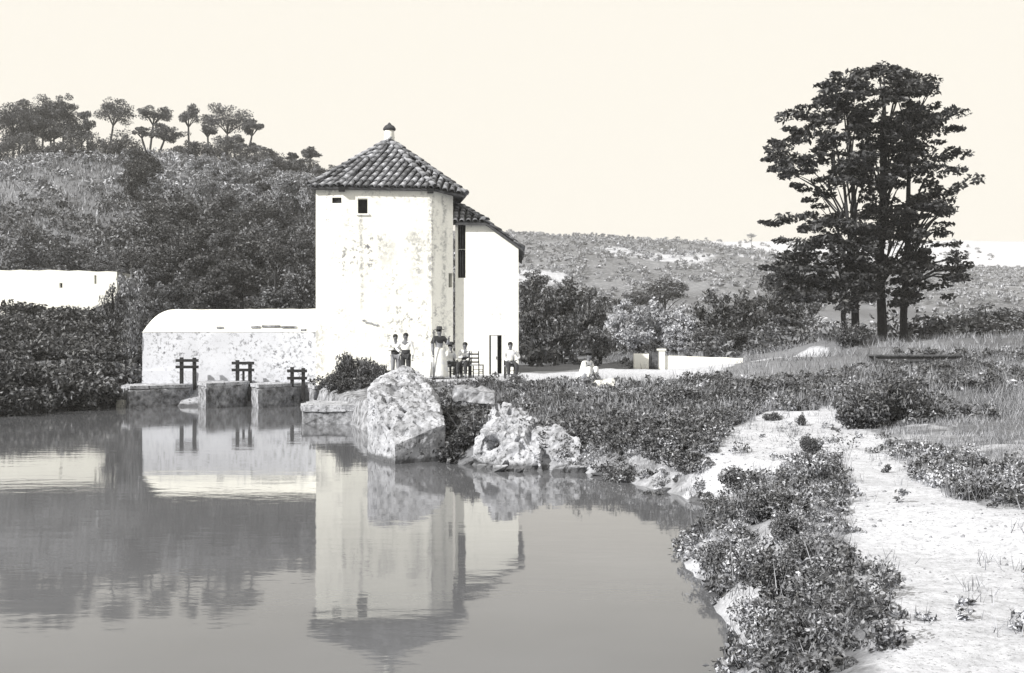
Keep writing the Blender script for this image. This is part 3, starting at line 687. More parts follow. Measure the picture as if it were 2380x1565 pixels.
dam_pier(584,600,704,944,949,942,901, 'mossy dam pier beside the sluice frame nearest the tower', 33)
dam_pier(717,730,850,943,950,942,904, 'mossy dam pier overgrown by the shrub at the tower foot', 34)
pts = [tuple(wat(x, y)+Vector((0,dy,z))) for x, y in ((270,946),(288,947)) for dy in (0,.6) for z in (-.5,.26)]
rock('mooring_stone', pts, 'small white stone at the outer tip of the dam', 'stone', M['vault'], 3, .03, 3, 41)
aw = MB(); a0 = wat(405,944); b0 = wat(468,944)
aw.add([(a0.x,40.0,-.3),(b0.x,40.0,-.3),(b0.x,40.05,.02),(a0.x+.3,40.05,.10),(a0.x-.2,42,.72),(b0.x,42,.72),(b0.x,42,-.3),(a0.x,42,-.3)], [(0,1,2,3),(3,2,5,4),(1,6,5,2),(0,3,4,7)])
tag(aw.build('sluice_apron', M['stone']), 'sloping pale stone sluice channel between two dam piers', 'channel')
aw = MB(); aw.box((ax(576,41.2),40.9,-.4),(ax(586,41.2),42.0,.70)); tag(aw.build('sluice_board', M['wood']), 'narrow dark board closing the gap between mossy dam piers', 'board')
# terrace edge
tw_ = MB(); ptsE = [(-3.3,33.9),(-1.5,33.6),(.3,33.2),(1.9,32.8),(3.3,32.4)]
k = 0
te = empty('terrace_edge', (0,33.2,.9), 0, 'low worn stone kerb along the front of the mill yard', 'kerb')
for (xa,ya),(xb,yb) in zip(ptsE[:-1], ptsE[1:]):
    for j in range(4):
        p = Vector((xa+(xb-xa)*(j+.03)/4, ya+(yb-ya)*j/4, 0)); q = Vector((xa+(xb-xa)*(j+.95)/4, ya+(yb-ya)*(j+1)/4, 0)); zt = 1.17+R.uniform(-.03,.03)
        c = (p+q)/2; hl_ = (q-p).length/2; pts = [(sx*hl_, sy*.22, z) for sx in (-1,1) for sy in (-1,1) for z in (.72, zt)]
        me = rough_hull([Vector(v) for v in pts], 3, .03, 3, k, None, 0); o = link('kerb_stone', me, M['stone'], te, (c.x, c.y-33.2, -.9)); k += 1
pts = [P3(1375,906,30.5), P3(1432,906,30.5), P3(1380,886,31), P3(1428,884,31), P3(1375,906,31.6), P3(1432,906,31.6), P3(1390,882,31.6), P3(1425,882,31.6)]
rock('bank_boulder', pts, 'pale flat boulder below the crouching figure in white', 'boulder', M['vault'], 4, .06, 2, 51)
pts = [P3(1052,900,26.2), P3(1150,915,25.2), P3(1152,940,25.0), P3(1054,932,26), P3(1056,893,27), P3(1150,905,26.2), (-1.5,27.2,.2), (-.4,26.4,.2)]
rock('broken_wall', pts, 'short low broken wall half hidden in weeds behind the cutwater pier', 'wall', M['moss'], 5, .07, 2, 52, .05)

# ------------------------------------------------------------------ right hand yard wall and gate
def wall_box(x0, x1, Yw, y_top0, y_top1, label, seed, th=.35, mat='parapet', name='parapet_wall'):
    xa, xb = ax(x0,Yw), ax(x1,Yw); m = MB(); n = max(6, int((xb-xa)/.3)); V = []
    for i in range(n+1):
        t = i/n; x = xa+(xb-xa)*t; zt = zof(y_top0+(y_top1-y_top0)*t, Yw)+.025*noise.noise(Vector((x*2,seed,0))); zb = gz(x, Yw)-.25; dy = .02*noise.noise(Vector((x*1.5,seed+5,0)))
        V += [(x,Yw+dy,zb),(x,Yw+dy,zt-.03),(x,Yw+dy+.04,zt),(x,Yw+th-.04,zt),(x,Yw+th,zt-.03),(x,Yw+th,zb)]
    Fc = []
    for i in range(n):
        for k in range(5): a = i*6+k; Fc.append((a, a+6, a+7, a+1))
    Fc += [(0,1,2,3,4,5), tuple(n*6+k for k in (5,4,3,2,1,0))]
    m.add(V, Fc); m.v = [(v[0]-xa, v[1]-Yw, v[2]) for v in m.v]
    return tag(m.build(name, M[mat], None, False, (xa, Yw, 0)), label, 'wall')
wall_box(1535,1727,46.0,826,833,'long low white parapet wall beside the yard gate', 1)
wall_box(1474,1508,46.0,822,822,'short low white parapet stub on the mill side of the gate', 2)
pst = MB(); x0 = ax(1533,46); x1 = ax(1545,46); zb = gz(x0,46)-.2
pst.box((x0-.02,45.90,zb),(x1,46.42,zof(815,46))); pst.box((x0-.06,45.86,zof(815,46)+.002),(x1+.04,46.46,zof(815,46)+.08)); tag(pst.build('gate_post', M['parapet']), 'square white gate post at the end of the long parapet', 'post')
gate = empty('yard_gate', (ax(1520,46.1),46.15,gz(ax(1520,46.1),46.15)), 0, 'dark plank gate standing between the white parapets', 'gate')
gw = ax(1532,46.1)-ax(1509,46.1); gh = zof(816,46.1)-gate.location.z
for k in range(4):
    m = MB(); a = -gw/2+gw*k/4; m.box((a+.008,-.03,.05),(a+gw/4-.008,.0,gh-.03*((k*7)%3))); m.build('plank', M['wood'], gate)
for zz in (.18,gh-.25):
    m = MB(); m.box((-gw/2,.004,zz),(gw/2,.04,zz+.09)); m.build('crossbar', M['wood'], gate)
# stone ledge and wooden beam in the eroded bank
zl = gz(ax(1990,34.6),34.6)
pts = [(ax(x,34.4), 34.4+dy, zz) for x in (1925,2064) for dy in (0,.7) for zz in (zof(888,34.4), zof(872,34.4))]
rock('stone_step', pts, 'long pale stone step set into the dark overgrown bank', 'step', M['stone'], 5, .03, 2, 61)
bm_ = empty('plank_bridge', (ax(2090,38.6),38.6,zof(850,38.6)), math.radians(-4), 'dark timber footbridge across the hollow in the bank near the tree trunks', 'bridge')
for k in range(2):
    m = MB(); m.box((-1.0,-.5+k*.9,.16),(2.4,-.36+k*.9,.34)); m.build('beam', M['wood'], bm_)
for k in range(12):
    m = MB(); m.box((-1.0+k*.28,-.6,.343),(-.75+k*.28,.62,.39+R.uniform(0,.01))); m.build('plank', M['wood'], bm_)
for k in range(2):
    m = MB(); m.box((-.9+k*3.0,-.5,-.6),(-.72+k*3.0,.5,.158)); m.build('support', M['wood'], bm_)

# ------------------------------------------------------------------ sluice frames on the dam
def sluice(x0, x1, ybase, ytop, Yp, ybars, label, paddle):
    r = empty('sluice_gate', (ax((x0+x1)/2,Yp), Yp, zof(ybase,Yp)), 0, label, 'sluice gate', 'sluice frames on the dam')
    z0 = r.location.z; w = (ax(x1,Yp)-ax(x0,Yp))/2; h = zof(ytop,Yp)-z0
    for s in (-1,1):
        m = MB(); m.box((s*w*.62-.06,-.06,-.5),(s*w*.62+.06,.06,h*R.uniform(.92,1.04))); m.build('post', M['dark'], r)
    for yb in ybars:
        zz = zof(yb,Yp)-z0; m = MB(); m.box((-w*1.12,-.12,zz-.055),(w*1.08,-.062,zz+.055)); m.build('crossbar', M['dark'], r)
    if paddle:
        m = MB(); m.box((-.05,-.03,-.4),(.03,.03,h*.6)); m.build('paddle_rod', M['dark'], r)
    return r
sluice(413,461,876,829,41.2,(838,853),'dark timber sluice frame on the outer end of the dam',False)
sluice(543,590,886,838,41.2,(844,860),'dark timber sluice frame between the other two on the dam',True)
sluice(671,713,902,852,40.4,(862,879),'dark timber sluice frame closest to the white tower',False)
#--MARK-VEG
# ------------------------------------------------------------------ pines on the crest
def pine(x, ytop, ybot, wpx, ytrunk, Yp, label, group, lean=0, round_=False, xbase=None):
    X = ax(x, Yp); Xb = ax(xbase if xbase else x, Yp); zt, zb = zof(ytop,Yp), zof(ybot,Yp); zg_ = min(gz(Xb,Yp), zb-1.0) if not label.startswith(('low bushy','rounded')) else gz(Xb,Yp)
    if label.startswith(('low bushy','rounded')): zb = zg_+.25; zt = zb+max(1.2,(zt-zb)*.8); wpx *= 1.25
    r = empty('stone_pine', (Xb,Yp,zg_), 0, label, 'tree', group)
    w = wpx/FPX*Yp/2*R.uniform(1.15,1.4); h = (zt-zb)*1.15; cz = zb-zg_; m = MB(); dx = X-Xb
    m.tube([(0,0,-.4),(dx*.3+R.uniform(-.1,.1),0,cz*.4),(dx*.8,0,cz*.85),(dx,0,cz+h*.35)], [.20,.16,.13,.06], 7)
    for k in range(8):
        a = k*.8+R.uniform(0,.5); q = R.uniform(.45,.85)*w
        m.tube([(dx*.85,0,cz*.9),(dx+math.cos(a)*q*.5,math.sin(a)*q*.5,cz+h*.15),(dx+math.cos(a)*q,math.sin(a)*q,cz+h*.42)], [.08,.06,.02], 5)
    m.build('trunk', M['bark'], r)
    n = max(12, int(w*10)); C = []
    for k in range(n):
        a = R.uniform(0,6.28); q = math.sqrt(R.uniform(0,1))*.80; prof = (1-q*q)**.5
        zz = cz+h*(R.uniform(.10,.95)*prof+.02) if not round_ else cz+h*(.5+R.uniform(-.38,.38)*prof)
        C.append((dx+math.cos(a)*q*w*(1+.22*math.sin(a*2+x)), math.sin(a)*q*w, zz+.12*h*math.sin(a*3+x)))
    rr = [(R.uniform(.24,.40)*w, R.uniform(.24,.40)*w, R.uniform(.13,.24)*h) for _ in C]
    link('crown', leaf_mesh('crown', crown_points(C, rr, 95, .1), .16, .6, .4), M['leaf_pine'], r)
    return r
G1 = 'stone pines along the hill crest'
PY = 152
for x, yt, yb, w, lab in [(100,238,282,80,'stone pine over the blank white house, part of the dense crest cluster'),(148,229,268,62,'stone pine over the blank white house, part of the dense crest cluster'),
        (80,270,312,70,'stone pine over the blank white house, part of the dense crest cluster'),(118,288,322,66,'stone pine over the blank white house, part of the dense crest cluster'),(62,244,290,70,'stone pine over the blank white house, part of the dense crest cluster'),(125,256,300,74,'stone pine over the blank white house, part of the dense crest cluster'),(165,268,305,52,'stone pine over the blank white house, part of the dense crest cluster'),(45,290,330,60,'stone pine over the blank white house, part of the dense crest cluster'),(30,252,300,80,'stone pine over the blank white house, part of the dense crest cluster'),(-30,262,310,90,'stone pine over the blank white house, part of the dense crest cluster'),(190,298,326,46,'stone pine over the blank white house, part of the dense crest cluster')]:
    pine(x, yt, yb, w, 372, PY+R.uniform(-5,5), lab, G1)
for x, yt, yb, w in [(60,300,345,50),(95,322,360,50),(140,318,352,46),(165,296,330,40),(228,300,336,44),(252,318,345,40),(300,318,346,44),(10,310,355,60),(205,322,352,40)]:
    pine(x, yt, yb, w, 372, PY-7+R.uniform(-3,3), 'low bushy pine filling the gaps under the crest pines', G1, 0, True)
for x, yt, yb, w in [(500,318,348,60),(560,330,358,60),(430,328,352,50),(610,345,368,50),(660,360,380,50),(700,368,388,50),(752,376,396,50)]:
    pine(x, yt, yb, w, 372, PY-9+R.uniform(-3,3), 'rounded scrubby pine on the skyline between big crest pine and tower', G1, 0, True)
pine(203,262,297,34,345,PY-4,'small round headed pine on the crest next to the dense pine cluster',G1,0,True,206)
pine(266,238,281,70,330,PY,'broad flat topped pine with a thin trunk at its side',G1,0,False,246)
pine(282,288,313,42,332,PY-6,'low bushy pine under the broad flat topped pine',G1,0,True)
pine(358,249,281,56,337,PY,'tall umbrella pine rising above the dark evergreen',G1,0,False,344)
pine(328,297,316,32,335,PY-6,'low pine branch crown beside the tall umbrella pine trunk',G1,0,False,343)
pine(384,297,322,72,335,PY-5,'wide thin low pine crown spreading over the skyline',G1,0,False,365)
pine(438,247,286,48,337,PY,'slender solitary umbrella pine with a long bare trunk',G1)
pine(530,255,302,96,345,PY,'largest dark pine crown on the crest',G1,0,False,520)
pine(588,279,308,44,350,PY-3,'pine crown leaning beside the largest crest pine',G1,0,False,570)
pine(483,294,312,38,345,PY-5,'small low pine tucked under the largest crest pine',G1)
pine(545,318,340,50,350,PY-8,'shadowy low pine below the largest crest pine',G1)
pine(592,336,352,36,362,PY-8,'flat little pine where the crest starts to fall',G1)
pine(628,352,368,40,372,PY-6,'squat pine on the falling crest near the tower',G1)
pine(677,358,372,26,376,PY-6,'tiny round pine on the crest near the tower roof',G1,0,True)
pine(721,341,366,42,386,PY-4,'mushroom shaped pine just left of the tower roof',G1)

# ------------------------------------------------------------------ hillside scrub: one mass of shrubs and low trees
def scrub(name, pts, sizes, per, leaf, mat, label, up=.4, tall=1.0):
    out = []; ls = []
    for (x, y, z), s in zip(pts, sizes):
        c = np.array([x, y, z+s*.45*tall]); k = max(3, int(per/18)); cl = blob(c, (s*.8, s*.8, s*.5*tall), k, .3)
        for q in cl: out.append(blob(q, (s*.42, s*.42, s*.28*tall), 18, .1))
    P_ = np.concatenate(out); return tag(link(name, leaf_mesh(name, P_, leaf, up), mat), label, kind='stuff')
def scatter(n, x0, x1, y0, y1, keep=None):
    X = NR.uniform(x0, x1, n); Y = NR.uniform(y0, y1, n)
    if keep is not None: k = keep(X, Y); X, Y = X[k], Y[k]
    return np.stack([X, Y, ground_np(X, Y)], 1)
def view_x(X, Y): return CX+X/Y*FPX
def view_y(Z, Y): return HOR-(Z-EYE)/Y*FPX
def left_keep(X, Y):
    vx = view_x(X, Y); vy = view_y(ground_np(X, Y), Y); grassy = (vx < 290)&(vy > 385)&(vy < 545)
    house_zone = (Y > 71)&(Y < 82)&(X < -26)
    return (vx < 1330)&(vx > -150)&~(grassy&(NR.uniform(size=X.shape) > .34))&~house_zone&(Y > 58)
p = scatter(3600, -110, 14, 58, 158, left_keep); s = NR.uniform(.5, 1.9, len(p))
h1 = p[:,1] < 112
scrub('hillside_scrub', p[~h1], s[~h1], 120, .21, M['leaf_hill'], 'grey scrub and thicket covering the upper hillside')
p2 = scatter(620, -60, 8, 56, 108, lambda X, Y: (view_x(X,Y) > 265)&(view_x(X,Y) < 1190)&left_keep(X,Y)); s2 = NR.uniform(1.0, 2.4, len(p2))
scrub('dark_hillside_thicket', np.concatenate([p[h1], p2]), np.concatenate([s[h1], s2]), 170, .17, M['leaf_mid'], 'dark thicket on the lower hillside behind the mill')
def blades(name, pts, per, h, mat, label, spread=.12, w=.012):
    n = len(pts)*per; B = np.repeat(pts, per, 0); B[:,0] += NR.normal(0, spread, n); B[:,1] += NR.normal(0, spread, n)
    a = NR.uniform(0, 6.28, n); hh_ = h*NR.uniform(.4, 1.2, n); d = np.stack([np.cos(a), np.sin(a), np.zeros(n)], 1)*(w if np.isscalar(w) else w)
    ln = np.stack([NR.normal(0,.35,n)*hh_, NR.normal(0,.35,n)*hh_, hh_], 1)
    V = np.stack([B-d, B+d, B+ln*.6+d*.6, B+ln], 1).reshape(-1,3); return tag(link(name, np_mesh(name, V, np.arange(4*n).reshape(n,4)), mat), label, kind='stuff')
p = scatter(7000, -75, -26, 80, 142, lambda X, Y: (view_x(X,Y) < 330)&(view_x(X,Y) > -60))
blades('hillside_grass', p, 5, .55, M['grass'], 'pale dry grass streaking the hillside slope', .7, .06)

# dark evergreen on the hill and other single trees there
def px_tree(x, ytop, ybot, wpx, Yp, mat, label, group=None, name='broadleaf_tree', bark='bark', tall=None, tr=.14):
    X = ax(x, Yp); zg_ = gz(X, Yp); zt = zof(ytop, Yp); ch = zt-zof(ybot, Yp); return broad_tree(X, Yp, wpx/FPX*Yp, max(.8,ch), max(ch*1.02, zt-zg_), mat, label, group, name, bark, tr)
px_tree(338,322,440,104,112,M['leaf_tree'],'tall dark blocky evergreen on the hillside', None, 'evergreen_tree')
px_tree(310,348,470,70,108,M['leaf_tree'],'narrower dark evergreen hugging the blocky one', None, 'evergreen_tree')
for x, yt, yb, w, Yp, mt, lab in [(420,440,560,150,92,'leaf_dark','dark round tree on the mid hillside'),(500,470,590,150,88,'leaf_dark','dark round tree on the mid hillside'),(390,500,610,140,84,'leaf_dark','dark round tree on the mid hillside'),
        (600,520,640,130,80,'leaf_dark','dark round tree on the mid hillside'),(470,560,680,150,74,'leaf_dark','dark round tree on the mid hillside'),(560,590,715,150,70,'leaf_dark','dark round tree on the mid hillside'),
        (650,430,560,110,98,'leaf_mid','mid grey tree on the slope beside the tower'),(690,520,650,110,88,'leaf_mid','mid grey tree on the slope beside the tower'),(700,600,720,110,72,'leaf_mid','mid grey tree on the slope beside the tower'),(560,420,520,110,104,'leaf_hill','pale grey tree high on the slope'),(690,400,470,90,120,'leaf_hill','pale grey tree high on the slope'),
        (620,380,440,80,130,'leaf_hill','pale grey tree high on the slope'),(470,385,450,90,128,'leaf_hill','pale grey tree high on the slope'),(410,620,740,120,64,'leaf_mid','leafy grey tree behind the vaulted mill house'),(640,640,735,130,62,'leaf_mid','leafy grey tree behind the vaulted mill house'),(500,650,740,130,60,'leaf_dark','dark leafy tree behind the vaulted mill house'),(360,640,760,90,58,'leaf_mid','leafy grey tree behind the vaulted mill house')]:
    px_tree(x, yt, yb, w, Yp, M[mt], lab, 'trees on the hillside')
for k in range(46):
    x = R.uniform(300,735); y = R.uniform(410,690); Yp = float(np.interp(y,[400,560,690],[125,88,62]))+R.uniform(-4,4)
    px_tree(x, y-R.uniform(40,75), y+25, R.uniform(60,110), Yp, M[R.choice(['leaf_mid','leaf_hill','leaf_hill','leaf_hill']) if y < 500 else R.choice(['leaf_dark','leaf_dark','leaf_mid'])], 'small tree of the close hillside wood between the evergreens and the tower', 'small trees of the hillside wood')
px_tree(305,590,780,90,60,M['leaf_hill'],'tall pale leafed tree at the end of the white house wall', None, 'broadleaf_tree', 'palebark')
px_tree(262,640,800,70,56,M['leaf_mid'],'thin grey tree in front of the white house corner')
px_tree(165,560,640,120,84,M['leaf_mid'],'bushy tree right behind the white house roof','trees behind the white house')
px_tree(60,545,640,130,84,M['leaf_mid'],'bushy tree right behind the white house roof','trees behind the white house')
px_tree(235,580,650,90,83,M['leaf_mid'],'bushy tree right behind the white house roof','trees behind the white house')
px_tree(75,510,600,60,90,M['leaf_dark'],'dark upright shrub tree above the white house')

# ------------------------------------------------------------------ dark leafy bank left of the dam
LB = 'large leaved bushes on the pond edge'
def shore_Y(x): return float(np.interp(x, [-120,0,60,270,300], [33.2,34.9,35.9,39.9,40.8]))
rows = []
for j, dY in enumerate([.5, 3, 6.5, 11, 16, 22, 28, 33]):
    for x in range(-90+(j%2)*26, 290 if j else 270, 52 if j < 4 else 44):
        Yp = min(shore_Y(x)+dY+R.uniform(-.5,.8), 71.5)
        yt = float(np.interp(Yp, [36,41,45,55,65,71], [900,880,845,778,736,712]))+R.uniform(-14,14)
        rows.append((x+R.uniform(-10,10), yt, 0, Yp))
for k, (x, yt, yb, Yp) in enumerate(rows):
    X = ax(x, Yp); zg_ = max(.05, gz(X, Yp)); h = zof(yt, Yp)-zg_
    h = max(h, .8); lab = 'dark bush close under the white house wall, highest of the thicket' if Yp > 62 else ('dark bush in the middle of the thicket between pond and white house' if Yp > 44 else 'low dark bush dipping its leaves into the pond')
    r = empty('waterside_bush', (X, Yp, zg_-.03), 0, lab, 'bush', LB); w_ = R.uniform(1.0,1.35)*58/FPX*Yp
    nc = int(20+h*12); C = [(R.gauss(0,.42)*w_, R.gauss(0,.30)*w_, h*R.uniform(.06,.93)**.85) for _ in range(nc)]; rr = [(R.uniform(.25,.5), R.uniform(.25,.5), R.uniform(.15,.30)) for _ in C]
    link('foliage', leaf_mesh('bush_foliage', crown_points(C, [(q[0]*(Yp/40), q[1]*(Yp/40), q[2]*(Yp/40)**.5) for q in rr], 46, .1), .095*(Yp/40)**.7, .55, .55), M['leaf_dark'], r)
    m = MB()
    for k2 in range(6): a = R.uniform(0,6.28); m.tube([(math.cos(a)*.1,math.sin(a)*.1,-.1),(math.cos(a)*w_*.3,math.sin(a)*w_*.3,h*.5),(math.cos(a)*w_*.45,math.sin(a)*w_*.45,h*.85)],[.05,.035,.01],5)
    m.build('stem', M['bark'], r)
p = np.array([(ax(x,Yp), Yp, .0) for x, Yp in [(R.uniform(-60,285), 0) for _ in range(170)] for Yp in [shore_Y(x)+R.uniform(-.1,1.2)]]); 
scrub('waterside_undergrowth', p, NR.uniform(.35,.75,len(p)), 110, .075, M['leaf_dark'], 'dense dark undergrowth hanging over the left pond edge')
put_p = scatter(420, -36, -13.5, 38, 72, lambda X, Y: (view_x(X,Y) < 318)&(view_x(X,Y) > -110)&(pool_sd(X,Y) > .2)); scrub('pond_thicket', put_p, NR.uniform(.5,1.0,len(put_p)), 90, .11, M['leaf_dark'], 'low dark growth filling the gaps of the left thicket')
px_tree(312,690,890,60,46.5,M['leaf_mid'],'slim grey shrub tree between the dark bushes and the vaulted house', None, 'broadleaf_tree', 'palebark', None, .06)

# ------------------------------------------------------------------ right valley: bushes, trees and far hill
RV = 'valley trees beyond the mill yard'
for x, yt, yb, w, Yp, mt, lab in [(1245,640,850,120,62,'leaf_dark','dark full tree right beside the annex house'),(1315,625,770,150,70,'leaf_dark','dark full tree right beside the annex house'),(1240,700,870,100,55,'leaf_dark','dark full tree right beside the annex house'),(1300,740,865,110,54,'leaf_dark','dark full tree right beside the annex house'),(1370,680,860,110,60,'leaf_dark','dark full tree right beside the annex house'),
        (1390,770,865,80,52,'leaf_mid','small mid grey tree over the crouching figure'),(1240,610,700,100,78,'leaf_mid','mid grey tree rising behind the dark trees by the annex'),
        (1450,705,850,120,66,'leaf_pale','pale silvery leafed tree behind the gate'),(1530,690,840,140,68,'leaf_pale','pale silvery leafed tree behind the gate'),(1590,715,850,100,64,'leaf_pale','pale silvery leafed tree behind the gate'),(1480,770,855,110,58,'leaf_pale','pale silvery leafed tree behind the gate'),(1570,775,850,90,57,'leaf_pale','pale silvery leafed tree behind the gate'),
        (1545,635,715,120,110,'leaf_mid','grey tree clump crowning the low rise behind the silvery trees'),(1490,660,720,90,108,'leaf_mid','grey tree clump crowning the low rise behind the silvery trees'),(1440,680,740,90,95,'leaf_mid','grey tree clump crowning the low rise behind the silvery trees'),
        (1660,672,835,130,62,'leaf_dark','dark tree behind the long white parapet'),(1730,655,830,140,66,'leaf_dark','dark tree behind the long white parapet'),(1795,632,800,140,72,'leaf_dark','dark tree behind the long white parapet'),(1700,760,838,100,55,'leaf_dark','dark tree behind the long white parapet'),(1640,760,840,70,54,'leaf_dark','dark tree behind the long white parapet'),
        (1780,745,815,100,58,'leaf_mid','grey bushy tree on the bank below the tall dark trees'),(1840,710,790,110,64,'leaf_mid','grey bushy tree on the bank below the tall dark trees'),(1850,620,760,130,80,'leaf_mid','grey bushy tree on the bank below the tall dark trees'),
        (2290,690,800,160,75,'leaf_mid','grey tree in the open valley past the tall dark trees'),(2400,700,800,150,80,'leaf_mid','grey tree in the open valley past the tall dark trees')]:
    px_tree(x, yt, yb, w, Yp, M[mt], lab, RV)
px_tree(1515,785,825,34,47.2,M['leaf_dark'],'small dark shrub peeking over the plank gate', None, 'broadleaf_tree')
px_tree(1648,795,834,26,47.5,M['leaf_dark'],'little dark shrub against the top of the parapet', None, 'broadleaf_tree')
px_tree(1746,541,553,30,560,M['leaf_far'],'lone umbrella tree on the far bare ridge', None, 'broadleaf_tree')
p = scatter(5200, -20, 190, 100, 400, lambda X, Y: (view_x(X,Y) > 1180)&(view_x(X,Y) < 2450)&((wob(X,Y,.06,3) > -.15)|(NR.uniform(size=X.shape) < .5)))
scrub('far_hill_scrub', p, NR.uniform(.5,2.0,len(p))*np.where(p[:,1] > 320, .6, 1.0), 36, .30, M['leaf_far'], 'pale scattered scrub over the far valley hillside')
p = scatter(900, -5, 70, 50, 112, lambda X, Y: (view_x(X,Y) > 1215)&(view_x(X,Y) < 2420)&~((view_x(X,Y) > 1400)&(view_x(X,Y) < 1625)&(Y < 72)))
scrub('valley_thicket', p, NR.uniform(.7,1.7,len(p)), 120, .16, M['leaf_mid'], 'grey thicket filling the valley floor behind the yard')
p = scatter(900, 0, 260, 395, 620, lambda X, Y: (view_x(X,Y) > 1180)&(view_x(X,Y) < 2450))
scrub('ridge_scrub', p, NR.uniform(.8,2.0,len(p)), 36, .5, M['leaf_far'], 'sparse low scrub on the far bare ridge')

# ------------------------------------------------------------------ tall dark trees on the right
def trunk_px(pts, Yp):
    out = [at(x, y, Yp) for x, y in pts]; out[0].z = gz(out[0].x, out[0].y)-.25; return [tuple(q) for q in out]
def mk_tree(tr, polys, n, per, label, Ym, extra=()):
    trunks = [(trunk_px(p_, Yp), r0) for p_, Yp, r0 in tr]
    b = trunks[0][0][0]; tt = [( [tuple(v) for v in pts_], r0) for pts_, r0 in trunks]
    return poly_tree2(tt, polys, n, per, label, Ym, extra)
def poly_tree2(trunks, polys, n_cl, per, label, ymid, extra): 
    b = trunks[0][0][0]
    root = empty('tall_broadleaf_tree', b, 0, label, 'tree', 'tall dark trees above the bank'); off = -Vector(b); C = []; rr = []
    for poly, w in polys:
        xs_ = [q[0] for q in poly]; ys_ = [q[1] for q in poly]; k = 0
        while k < int(n_cl*w):
            x, y = R.uniform(min(xs_),max(xs_)), R.uniform(min(ys_),max(ys_))
            if not inpoly(poly, np.array([x]), np.array([y]))[0]: continue
            C.append(tuple(at(x,y,ymid+R.uniform(-1,1)*2.2)+off)); rr.append((R.uniform(.26,.66), R.uniform(.26,.66), R.uniform(.08,.20))); k += 1
    for x, y in extra: C.append(tuple(at(x,y,ymid+R.uniform(-.5,.5))+off)); rr.append((R.uniform(.28,.42), .35, .13))
    for _ in range(55):
        c = R.choice(C); C.append((c[0]+R.uniform(-.6,.6), c[1]+R.gauss(0,.5), c[2]+R.uniform(-.1,.4))); rr.append((.5,.45,.24))
    link('crown', leaf_mesh('crown', crown_points(C, rr, per, .05), .118, 1.0, .55), M['leaf_tree'], root)
    for pts_, r0 in trunks:
        m = MB(); P_ = [Vector(q)+off for q in pts_]; m.tube(P_, [r0*(1.25-.95*i/(len(P_)-1)) for i in range(len(P_))], 9)
        limbs(m, P_[0], P_[-1], R.sample(C, min(len(C), 30//len(trunks))), r0*.8); m.build('trunk', M['bark'], root)
    return root
upA = [(1945,168),(2020,172),(2040,300),(2030,420),(1965,428),(1880,418),(1815,402),(1795,372),(1812,330),(1860,290),(1895,225)]
loA = [(1850,525),(1960,500),(2035,520),(2035,712),(1950,718),(1840,712),(1825,690),(1785,630),(1822,590)]
mk_tree([([(1990,795),(1988,740),(1984,600),(1986,480),(1975,330),(1965,220)],47.0,.16), ([(1968,797),(1960,735),(1975,560),(1962,430),(1935,300)],46.2,.11)],
        [(upA,.42),(loA,.58)], 275, 54, 'tall dark tree with twin trunks and layered sprays leaning over the path', 47.0,
        [(1838,262),(1856,266),(1800,330),(1792,345),(1785,371),(1800,394),(1822,410),(1852,432),(1870,440),(1905,450),(1930,455),(1880,466),(1800,521),(1783,518),(1830,514),(1860,505),(1885,500),(1776,622),(1812,560),(1905,480),(1815,745),(1850,735),(1835,300),(1848,312),(1870,250)])
upB = [(1985,168),(2060,160),(2110,165),(2145,205),(2150,440),(2020,440),(2000,300)]
loB = [(2010,440),(2150,440),(2155,712),(2010,716)]
mk_tree([([(2052,787),(2050,735),(2044,600),(2052,450),(2050,300),(2060,200)],49.0,.20)], [(upB,.5),(loB,.5)], 160, 54, 'tall dark tree with one stout trunk beside the twin trunked one', 49.0, [(2030,162),(2080,160)])
upC = [(2090,168),(2160,180),(2215,250),(2235,400),(2215,560),(2240,650),(2200,708),(2095,712)]
mk_tree([([(2102,786),(2100,735),(2110,560),(2112,400),(2120,240)],50.0,.17)], [(upC,1)], 100, 54, 'tall dark tree outermost on the bank by the footbridge', 50.0, [(2225,300)])

# ------------------------------------------------------------------ bank vegetation on the right
def bank_keep(X, Y):
    sd = pool_sd(X, Y); z = ground_np(X, Y); vx = view_x(X,Y); vy = view_y(z,Y)
    s1 = inpoly(SAND1, X, Y); s2 = inpoly(SAND2, X, Y); u = NR.uniform(size=X.shape)
    return (sd > .02)&(vx > 1030)&(vx < 2950)&(~s2)&(~s1 | (u < .03))
def patchy(X, Y, lo, hi, k=4, sc=1.1): w_ = wob(X, Y, sc, k)+NR.normal(0, .30, X.shape); return (w_ > lo)&(w_ <= hi)
def put_scrub(n, box, keep, smin, smax, per, leaf, mat, name, label, tall=1.0, up=.3, width_=.5):
    p = scatter(n, *box, keep); p[:,2] = np.maximum(p[:,2], .02); s_ = NR.uniform(smin, smax, len(p))*(.55+.9*NR.uniform(size=len(p))**2)
    return scrub(name, p, s_, per, leaf, M[mat], label, up, tall)
B1 = (-3.2, 9.5, 20.2, 31.6)
put_scrub(1500, B1, lambda X, Y: bank_keep(X,Y)&patchy(X,Y,-2,.10), .14, .34, 72, .050, 'leaf_mid', 'bank_undergrowth', 'tangled grey undergrowth covering the bank below the mill yard')
put_scrub(1100, B1, lambda X, Y: bank_keep(X,Y)&patchy(X,Y,.05,.55), .14, .36, 72, .046, 'leaf_bankdark', 'bank_dark_undergrowth', 'darker thorny undergrowth in patches on the bank below the yard')
put_scrub(1000, B1, lambda X, Y: bank_keep(X,Y)&patchy(X,Y,.0,2,7,.8), .10, .26, 54, .042, 'leaf_near', 'bank_pale_undergrowth', 'sunlit pale leaved growth in patches on the bank below the yard')
B2 = (5, 26, 27, 40.5)
k2 = lambda X, Y: bank_keep(X,Y)&(Y < 32.5+(X-5)*.75)&(Y < 39.6)
